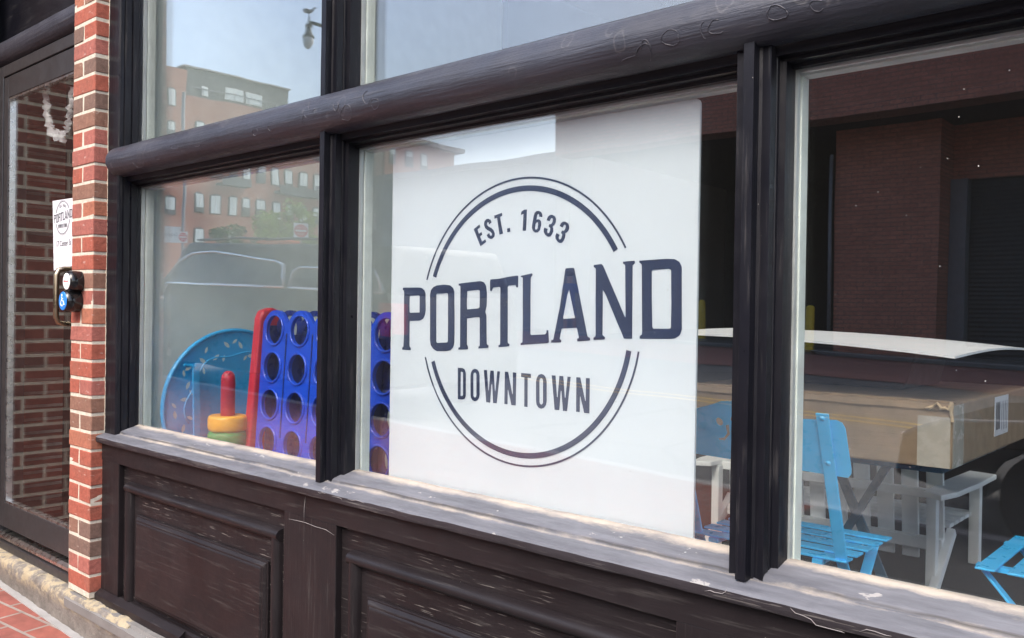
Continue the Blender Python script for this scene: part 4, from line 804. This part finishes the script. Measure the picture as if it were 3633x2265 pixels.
LOCS = dict(local=True)
m = MB(); m.box(-.27, .27, .0, .02, -.28, .28); m.build('plate', M_WSIGN, ps, **LOCS)
text_mesh('lettering', 'NO\nPARKING', .12, M_RSIGN, ps, lambda u, w, t: (u, -.004-t, w+.06), sx=.8)

# ---- far brick building
def farbrick():
    t = NT('far_red_brick'); n = t.noise(.35, None, 5); c = t.mix(t.rng(n, .3, .7), (.32, .135, .095), (.40, .19, .135)); return t.set(c, .9)
M_FB = farbrick(); M_DK = plain('dark_grey_cladding', (.07, .085, .09), .6); M_WIN = plain('bright_window_blind', (.62, .70, .68), .25); M_WD2 = plain('dark_window_glass', (.07, .09, .095), .1); M_WF = plain('window_trim_dark', (.06, .06, .06), .6); M_WHF = plain('white_window_frame', (.75, .78, .75), .5)
ap = thing('apartment_building', 'tall red brick apartment building with dark penthouse beyond the crossroads', 'building', (-105, -70, 3))
Y = lambda v: -.024-v
bx('wall', M_FB, ap, -130, -100, Y(51), Y(82), 1, 27.0)
bx('wall', M_FB, ap, -130, -99.6, Y(33), Y(50.98), 1, 29.8)
bx('wing', M_FB, ap, -130, -99.4, Y(82.02), Y(96), 1, 26.4)
one('cornice', M_CONC, ap, lambda m: m.box(-130, -98.6, Y(81.5), Y(97.6), 26.42, 27.1))
bx('penthouse', M_DK, ap, -125, -100.1, Y(51.2), Y(65.7), 27.01, 30.3)
bx('roof_edge', M_CONC, ap, -125.3, -99.8, Y(50.9), Y(65.9), 30.31, 30.5)
one('balcony_rail', M_GREYM, ap, lambda m: (m.box(-99.95, -99.88, Y(51.5), Y(70), 28.0, 28.1), [m.box(-99.93, -99.9, Y(51.5+q), Y(51.55+q), 27.0, 28.0) for q in range(0, 19, 2)]))
for a, b, z0, z1 in ((56.3, 58.8, 27.3, 28.8), (59.15, 61.6, 27.3, 28.8), (53.4, 54.2, 27.3, 28.4), (63.6, 64.2, 27.4, 27.9)):
    o = bx('penthouse_window', M_WHF, ap, -100.09, -100.0, Y(a), Y(b), z0, z1); bx('pane', M_WIN, o, -100, -99.97, Y(a+.1), Y(b-.1), z0+.1, z1-.1)
random.seed(11)
def awin(y, z, w=1.0, h=2.15, xx=-100.0):
    if y < 51: xx = -99.6
    if y > 82: xx = -99.4
    o = one('window', M_WF, ap, lambda m: m.prism([(Y(y-w/2-.15), z-.1), (Y(y+w/2+.15), z-.1), (Y(y+w/2+.15), z+h), (Y(y+w/4), z+h+.25), (Y(y-w/4), z+h+.25), (Y(y-w/2-.15), z+h)], 'x', xx+.001, xx+.12))
    up_ = random.choice((.35, .5, .5, .75, 1.))
    bx('upper_sash', M_WIN, o, xx+.121, xx+.16, Y(y-w/2), Y(y+w/2), z+h*(1-up_), z+h)
    bx('sash_bar', M_WHF, o, xx+.161, xx+.19, Y(y-.03), Y(y+.03), z+h*(1-up_), z+h)
    if up_ < 1: bx('lower_sash', M_WD2, o, xx+.121, xx+.15, Y(y-w/2), Y(y+w/2), z, z+h*(1-up_)-.03)
for z in (8.7, 13.0, 17.5, 21.7):
    for k in range(11):
        y = 53.1+2.14*k
        if z < 9 and k not in (0, 2, 6): continue
        awin(y, z)
for z in (12.4, 16.9, 21.3, 25.3): awin(49.1, z, .9, 1.9)
for z in (18.6, 22.9):
    for y in (83.5, 86.5, 89.2): awin(y, z, 1.0, 2.1)
one('balcony', M_DK, ap, lambda m: (m.box(-99.99, -98.6, Y(63.6), Y(71), 16.4, 16.7), m.box(-98.7, -98.6, Y(63.6), Y(71), 16.7, 17.5)))
one('balcony', M_DK, ap, lambda m: (m.box(-99.99, -98.6, Y(55.2), Y(59.5), 16.5, 16.8), m.box(-98.7, -98.6, Y(55.2), Y(59.5), 16.8, 17.6)))

# ---- street lamp with gull
M_IRON = plain('dark_green_iron', (.02, .03, .03), .45, .3)
PL = Vector((-21.1, Y(14.48), 0)); zb = rz(PL.x, PL.y)
lamp = thing('street_lamp', 'street lamp with bell-shaped pendant on a curved arm, reflected in the upper left pane', 'street lamp', (PL.x, PL.y, zb))
one('pole', M_IRON, lamp, lambda m: m.lathe([(.22, zb), (.22, zb+.3), (.14, zb+.4), (.10, zb+1.2), (.075, 9.2), (.075, 10.2), (.03, 10.35)], (PL.x, PL.y, 0), 16), smooth=True)
LP = Vector((-21.93, Y(13.82), 0))
one('arm', M_IRON, lamp, lambda m: m.tube([(PL.x, PL.y, 9.45), ((PL.x+LP.x)/2, (PL.y+LP.y)/2, 9.62), (LP.x+.1, LP.y, 9.74), (LP.x, LP.y, 9.72)], .05, 10), smooth=2)
one('lamp_housing', M_IRON, lamp, lambda m: m.lathe([(.015, 9.98), (.03, 9.92), (.04, 9.74), (.11, 9.71), (.13, 9.66), (.09, 9.60), (.10, 9.52), (.13, 9.43), (.19, 9.36), (.19, 9.31), (.16, 9.31)], (LP.x, LP.y, 0), 20), smooth=True)
one('globe', plain('frosted_globe', (.6, .62, .62), .15), lamp, lambda m: m.lathe([(.16, 9.31), (.175, 9.25), (.16, 9.14), (.11, 9.04), (.05, 8.99), (0, 8.98)], (LP.x, LP.y, 0), 20), smooth=2)
def gull(m):
    B = Vector((0, 0, 0)); d = Vector((.62, -.55, 0)).normalized()
    P = [(-.32, .16), (-.18, .17), (-.05, .17), (.08, .18), (.15, .23), (.19, .29), (.22, .33), (.27, .335), (.33, .32)]
    rr_ = [.012, .05, .085, .085, .06, .045, .045, .03, .006]
    m.tube([B+d*a+Vector((0, 0, z)) for a, z in P], .05, 12, rr=rr_)
    s_ = Vector((d.y, -d.x, 0))
    for q in (-1, 1):
        m.tube([B+s_*q*.02+Vector((0, 0, .0)), B+s_*q*.025+Vector((0, 0, .12))], .008, 6)
        m.tube([B+d*.05+s_*q*.07+Vector((0, 0, .2)), B-d*.12+s_*q*.1+Vector((0, 0, .26)), B-d*.34+s_*q*.04+Vector((0, 0, .24))], .03, 8, rr=[.03, .04, .008])
for_g = lambda m: (gull(m), [setattr(v, 'co', v.co*.7+Vector((LP.x, LP.y, 9.97))) for v in m.bm.verts])
tag(one('gull', plain('grey_white_feathers', (.3, .3, .31), .8), None, for_g, smooth=2), 'gull perched on top of the street lamp', 'bird')

# ---- signs at the crossroads
def dne(P, w, label, pole_r=.04, pole_top=.1):
    t = sign_thing('do_not_enter_sign', label, 'road sign', P)
    m = MB(); m.box(-w/2, w/2, 0, .02, -w*.56, w*.56); m.build('plate', M_WSIGN, t, **LOCS)
    m = MB(); m.lathe([(w*.46, -.012), (w*.46, -.001)], (0, 0, 0), 36, 'y'); m.build('red_disc', M_RSIGN, t, **LOCS)
    m = MB(); m.box(-w*.38, w*.38, -.02, -.0125, -w*.075, w*.075); m.build('bar', M_WSIGN, t, **LOCS)
    text_mesh('lettering', 'DO NOT', w*.2, M_WSIGN, t, lambda u, z, q: (u, -.016-q, z+w*.23), sx=.85)
    text_mesh('lettering', 'ENTER', w*.2, M_WSIGN, t, lambda u, z, q: (u, -.016-q, z-w*.25), sx=.85)
    m = MB(); m.lathe([(pole_r, rz(P[0], P[1])-P[2]), (pole_r, pole_top)], (0, .03+pole_r, 0), 12); m.build('pole', M_GREYM, t, **LOCS)
dne((-38.1, Y(24.85), 5.26), .74, 'larger do-not-enter sign in front of the yellow-green tree')
dne((-56.8, Y(28.3), 6.07), .70, 'smaller do-not-enter sign on the tall pole beside the white shop sign', .12, 10)
ws = sign_thing('shop_sign', 'white hanging shop sign beside the smaller do-not-enter sign', 'sign', (-57.75, Y(27.75), 6.25))
m = MB(); m.box(-.72, .72, 0, .06, -.48, .46); m.build('panel', M_WSIGN, ws, **LOCS)
m = MB(); m.box(-.76, .76, -.02, .08, .461, .58); m.box(-.76, .76, -.02, .08, -.56, -.481); m.build('frame', M_WSIGN, ws, **LOCS)
text_mesh('lettering', 'Graystar', .36, M_INK, ws, lambda u, z, q: (u, -.006-q, z+.02), sx=.85)
m = MB(); m.lathe([(.05, rz(-57.75, Y(27.75))-6.25), (.05, -.565)], (.6, .02, 0), 10); m.build('post', M_GREYM, ws, **LOCS)

# ---- greenery and parasol
def leafmat(name, c):
    t = NT(name); n = t.noise(1.4, None, 4); n2 = t.noise(12)
    return t.set(t.mix(t.rng(t.math('ADD', n, t.math('MULTIPLY', n2, .3)), .45, .8), tuple(x*.6 for x in c), tuple(x*1.5 for x in c)), .7)
def tree(name, label, cat, x, yv, ztop, w, h, mat, n=2600, trunk=True, seed=1):
    rnd = random.Random(seed); y = Y(yv); zb = rz(x, y); t = thing(name, label, cat, (x, y, zb))
    cl = [(x+rnd.uniform(-.5, .5)*w*.8, y+rnd.uniform(-.5, .5)*w*.8, ztop-h*rnd.uniform(.12, .9), rnd.uniform(.16, .3)*w) for _ in range(16)]
    def lim(m):
        if trunk:
            zt = ztop-h*.55; m.tube([(x, y, zb), (x+.1, y, (zb+zt)/2), (x, y+.1, zt)], .1, 8, rr=[.16, .11, .07])
            for c in cl[:8]: m.tube([(x, y+.08, zt-.3), ((x+c[0])/2, (y+c[1])/2, (zt+c[2])/2+.1), c[:3]], .04, 6, rr=[.06, .04, .015])
        else:
            for c in cl[:8]: m.tube([(x+(c[0]-x)*.2, y+(c[1]-y)*.2, zb), (x+(c[0]-x)*.6, y+(c[1]-y)*.6, (zb+c[2])/2), c[:3]], .04, 6, rr=[.06, .04, .015])
    one('trunk', plain('bark', (.10, .08, .06), .9), t, lim)
    def lv(m):
        for _ in range(n):
            c = rnd.choice(cl); d = Vector((rnd.gauss(0, 1), rnd.gauss(0, 1), rnd.gauss(0, 1))).normalized()*c[3]*rnd.uniform(.5, 1.05)
            p = Vector(c[:3])+Vector((d.x, d.y, d.z*.8)); a = Vector((rnd.gauss(0, 1), rnd.gauss(0, 1), rnd.gauss(0, 1))).normalized(); b = a.orthogonal().normalized(); s_ = rnd.uniform(.07, .14)
            v = [m.bm.verts.new(p+q) for q in (a*s_, b*s_*.6, -a*s_, -b*s_*.6)]; m.bm.faces.new(v)
    one('crown', mat, t, lv)
M_LG, M_LD, M_LM = leafmat('yellow_green_leaves', (.26, .36, .05)), leafmat('dark_green_leaves', (.05, .10, .04)), leafmat('mid_green_leaves', (.09, .17, .05))
tree('street_tree', 'yellow-green street tree in front of the brick apartments', 'tree', -51.9, 32.5, 8.8, 3.2, 3.6, M_LG, 3600, seed=3)
tree('street_tree', 'small pale green tree next to the larger do-not-enter sign', 'tree', -50.7, 33.9, 8.1, 1.6, 2.6, M_LG, 1500, seed=5)
tree('shrub', 'dark green bush nearest the tall pole', 'shrub', -56.0, 29.0, 6.3, 1.6, 3.6, M_LD, 1800, False, 6)
tree('shrub', 'big mid-green bush between the pole and the yellow-green tree', 'shrub', -54.5, 30.3, 7.3, 2.6, 4.6, M_LM, 3000, False, 7)
tree('shrub', 'dark green bush under the parasol', 'shrub', -53.2, 31.6, 6.2, 1.8, 3.6, M_LD, 1800, False, 8)
ux, uy = -43.3, Y(26.95)
um = thing('parasol', 'wide orange-red parasol in front of the far brick building', 'parasol', (ux, uy, rz(ux, uy)))
one('canopy', plain('orange_canvas', (.62, .16, .09), .8), um, lambda m: m.lathe([(1.25, 5.02), (1.25, 5.07), (.7, 5.17), (.05, 5.27)], (ux, uy, 0), 8))
one('pole', M_GREYM, um, lambda m: m.lathe([(.04, rz(ux, uy)), (.04, 5.2)], (ux, uy, 0), 10))

# ---- parked cars
M_TYRE = plain('tyre_rubber', (.02, .02, .02), .8); M_RIM = plain('alloy_rim', (.5, .5, .52), .3, .9); M_CG = plain('tinted_car_glass', (.015, .018, .02), .04, var=.02); M_CHRM = plain('chrome', (.85, .86, .87), .12, 1., var=.02)
def car(name, label, xr, L, yn, W, belt, gh, body, wins, paint_, wheel_r=.37, drop=0., bv=.055):
    """faces -x. xr: rear x, yn: y of the near side. body: lower outline (s from rear, z); gh: glasshouse (rear base, rear top, front top, front base, top z); wins: near-side window outlines"""
    zc = lambda x, y: rz(x, -4.5)+.01
    t = thing(name, label, 'car', (xr-L/2, yn-W/2, zc(xr-L/2, 0)))
    def tilt(vs):
        for v in vs: v.co.z += zc(v.co.x, v.co.y)
    pr = [(xr-s_, z) for s_, z in body]
    m = MB(); vs = m.prism(pr, 'y', yn, yn-W); tilt(vs); m.build('body', paint_, t, bev=bv, seg=5, smooth=True, angle=60)
    b0, t0, t1, b1, zt = gh; ins = .20
    m = MB(); q = []
    for (s_, z, i_) in ((b0, belt-.02, .015), (b1, belt-.02, .015), (t1, zt-.02, ins), (t0, zt-drop, ins)):
        for yy in (yn-i_, yn-W+i_): q.append(m.bm.verts.new((xr-s_, yy, z)))
    for f in ((0, 2, 4, 6), (1, 7, 5, 3), (0, 1, 3, 2), (2, 3, 5, 4), (4, 5, 7, 6), (6, 7, 1, 0)): m.bm.faces.new([q[i] for i in f])
    tilt(q); m.build('cabin', paint_, t, bev=.05, seg=4, smooth=True, angle=60)
    side = lambda z: yn-.012+.006-(ins-.015)*max(0, (z-belt+.02))/(zt-belt)
    for wv in wins:
        m = MB(); v = [m.bm.verts.new((xr-s_, side(z)+.004, z)) for s_, z in wv]; v2 = [m.bm.verts.new((xr-s_, side(z)-.03, z)) for s_, z in wv]
        m.bm.faces.new(v); m.bm.faces.new(v2[::-1])
        for i in range(len(v)): m.bm.faces.new((v[i], v2[i], v2[(i+1) % len(v)], v[(i+1) % len(v)]))
        tilt(v+v2); o = m.build('side_window', M_CG, t)
        m = MB(); P = [(xr-s_, side(z)+.012, z) for s_, z in wv]; P = P+P[:1]; m.tube(P, .019, 8)
        tilt([v_ for v_ in m.bm.verts]); m.build('chrome_trim', M_CHRM, o, smooth=2)
    for s_, (a, za), (b, zb_) in (('windscreen', (b1-.03, belt+.02), (t1+.04, zt-.07)), ('rear_window', (b0+.03, belt+.05), (t0-.03, zt-.08-drop))):
        sg = 1 if s_ == 'windscreen' else -1
        m = MB(); v = [m.bm.verts.new(p) for p in ((xr-a-sg*.03, yn-.16, za), (xr-a-sg*.03, yn-W+.16, za), (xr-b-sg*.03, yn-W+.28, zb_), (xr-b-sg*.03, yn-.28, zb_))]; m.bm.faces.new(v)
        r = bmesh.ops.solidify(m.bm, geom=m.bm.faces[:], thickness=.03); tilt(m.bm.verts); m.build(s_, M_CG, t)
    for s_ in (.85, L-.95):
        for y_ in (yn-.02, yn-W+.24):
            X = xr-s_; m = MB(); m.lathe([(wheel_r-.12, -.2), (wheel_r-.02, -.22), (wheel_r, -.2), (wheel_r, -.02), (wheel_r-.02, 0), (wheel_r-.12, -.02)], (X, y_, wheel_r+zc(X, 0)), 32, 'y'); w_ = m.build('wheel', M_TYRE, t, smooth=True)
            m = MB(); m.lathe([(wheel_r-.13, -.18), (wheel_r-.13, -.03), (wheel_r-.16, -.04), (.08, -.06), (.06, -.02), (0, -.02)], (X, y_, wheel_r+zc(X, 0)), 24, 'y'); m.build('rim', M_RIM, w_, smooth=True)
    return t, tilt, side
def arch(c, r, z, n=8): return [(c+r*math.cos(math.pi*k/n), z+r*math.sin(math.pi*k/n)) for k in range(n+1)]
M_SUV = plain('dark_grey_green_car_paint', (.022, .027, .028), .5, .1, var=.03, **{'Coat Weight': .12})
L = 5.9
body = [(0, .42), (-.02, .9), (.03, 1.30), (.08, 1.42), (L-1.0, 1.40), (L-.9, 1.27), (L-.25, 1.12), (L-.05, .95), (L, .45)]+[(L-.55, .33)]+[(a, b) for a, b in arch(L-.95, .44, .33)]+[(1.35, .30)]+[(a, b) for a, b in arch(.85, .44, .33)]+[(.38, .33)]
winA = [(2.0, 1.43), (4.95, 1.42), (4.78, 1.74), (4.45, 1.85), (3.9, 1.88), (3.43, 1.84), (2.9, 1.80), (2.36, 1.76), (2.15, 1.71), (2.10, 1.57)]
winB = [(.14, 1.42), (1.88, 1.43), (1.9, 1.64), (1.8, 1.68), (.35, 1.66)]
suv, tl, sd_ = car('parked_suv', 'big dark parked sport utility car with chrome window trim, reflected in the left window', -7.2, L, Y(4.6), 2.03, 1.42, (.05, .18, 4.75, 5.2, 2.03), body, (winA, winB), M_SUV, .42, .08)
m = MB(); m.tube([(-7.2-.7, Y(4.87), 1.97), (-7.2-1.5, Y(4.86), 2.03), (-7.2-3.4, Y(4.86), 2.06), (-7.2-4.6, Y(4.88), 2.05)], .018, 8); tl(m.bm.verts); m.build('roof_rail', M_SUV, suv, smooth=2)
m = MB(); m.box(-7.19, -7.4, Y(4.59), Y(4.8), .95, 1.32, bev=.02); tl(m.bm.verts); m.build('tail_light', plain('red_lens', (.5, .02, .02), .1), suv)
m = MB(); m.box(-7.2-L+.18, -7.2-L+.03, Y(4.63), Y(5.0), .82, 1.0, bev=.02); tl(m.bm.verts); m.build('headlight', plain('clear_lens', (.7, .72, .74), .05), suv)
M_SED = plain('black_metallic_car_paint', (.03, .028, .034), .16, .3, var=.03, **{'Coat Weight': 1.})
L2 = 4.6; s0 = 2.62
body2 = [(0, .40), (-.02, .8), (.08, .92), (.4, .95), (L2-1.5, .92), (L2-.9, .85), (L2-.3, .78), (L2-.04, .66), (L2, .38)]+[(L2-.5, .28)]+arch(L2-.92, .38, .28)+[(1.3, .24)]+arch(.82, .38, .28)+[(.36, .28)]
w2a = [(1.0, .95), (2.5, .94), (2.1, 1.28), (1.2, 1.30)]
sed, tl2, _ = car('parked_car', 'dark glossy parked car with its nose reflected across the carton in the right window', s0, L2, Y(4.55), 1.8, .92, (.30, .85, 2.2, 3.1, 1.40), body2, (w2a,), M_SED, .33, 0., .12)
m = MB(); m.box(s0-L2+.02, s0-L2+.42, Y(4.57), Y(4.80), .54, .66, bev=.03); tl2(m.bm.verts); m.build('headlight', plain('clear_lens', (.75, .77, .8), .03), sed)
m = MB(); m.box(s0-L2-.01, s0-L2+.08, Y(5.0), Y(5.9), .42, .62, bev=.02); tl2(m.bm.verts); m.build('grille', M_GLB, sed)

# ---- pedestrian on the far pavement
def person(x, y, face):
    z = rz(x, y)+.012; t = thing('person', 'person in blue shirt and shorts walking on the far pavement, arms raised', 'person', (x, y, z)); t.rotation_euler = (0, 0, face)
    me = bpy.data.meshes.new('body'); J = {}
    pts = dict(pel=(0, 0, .92, .13), wst=(0, 0, 1.08, .12), che=(0, 0, 1.30, .15), nk=(0, .0, 1.46, .055), hd=(0, -.01, 1.57, .085), hd2=(0, -.01, 1.66, .08),
               sL=(.17, 0, 1.38, .06), eL=(.24, -.14, 1.20, .042), wL=(.10, -.30, 1.38, .03), hL=(.06, -.34, 1.44, .035),
               sR=(-.17, 0, 1.38, .06), eR=(-.24, -.14, 1.20, .042), wR=(-.10, -.30, 1.38, .03), hR=(-.06, -.34, 1.44, .035),
               pL=(.10, 0, .86, .095), kL=(.11, -.10, .49, .058), aL=(.11, -.04, .09, .038), fL=(.12, -.20, .035, .035),
               pR=(-.10, 0, .86, .095), kR=(-.11, .03, .48, .058), aR=(-.11, .20, .10, .038), fR=(-.12, .06, .035, .035))
    names = list(pts); ed = 'pel-wst wst-che che-nk nk-hd hd-hd2 che-sL sL-eL eL-wL wL-hL che-sR sR-eR eR-wR wR-hR pel-pL pL-kL kL-aL aL-fL pel-pR pR-kR kR-aR aR-fR'.split()
    me.from_pydata([pts[n][:3] for n in names], [tuple(names.index(q) for q in e.split('-')) for e in ed], [])
    o = bpy.data.objects.new('body', me); C.objects.link(o); o.parent = t
    sk = o.modifiers.new('skin', 'SKIN'); sv_ = me.skin_vertices[0].data
    for i, n in enumerate(names): sv_[i].radius = (pts[n][3],)*2
    sv_[0].use_root = True
    o.modifiers.new('sub', 'SUBSURF').render_levels = 2
    tt = NT('person_colours'); z_ = tt.sep(tt.obj)[2]; skin, shirt, short = (.50, .30, .22), (.05, .11, .35), (.04, .09, .28)
    c = tt.mix(tt.rng(z_, .599, .601), skin, short); c = tt.mix(tt.rng(z_, .97, .972), c, shirt); c = tt.mix(tt.rng(z_, 1.45, 1.452), c, skin)
    me.materials.append(tt.set(c, .8))
    m = MB(); m.lathe([(.0, 1.66), (.075, 1.655), (.098, 1.68), (.09, 1.74), (.05, 1.775), (0, 1.785)], (0, .005, 0), 16); m.build('hair', plain('brown_hair', (.08, .05, .03), .8), t, smooth=2, local=True)
person(-14.3, -16.9, R(150))
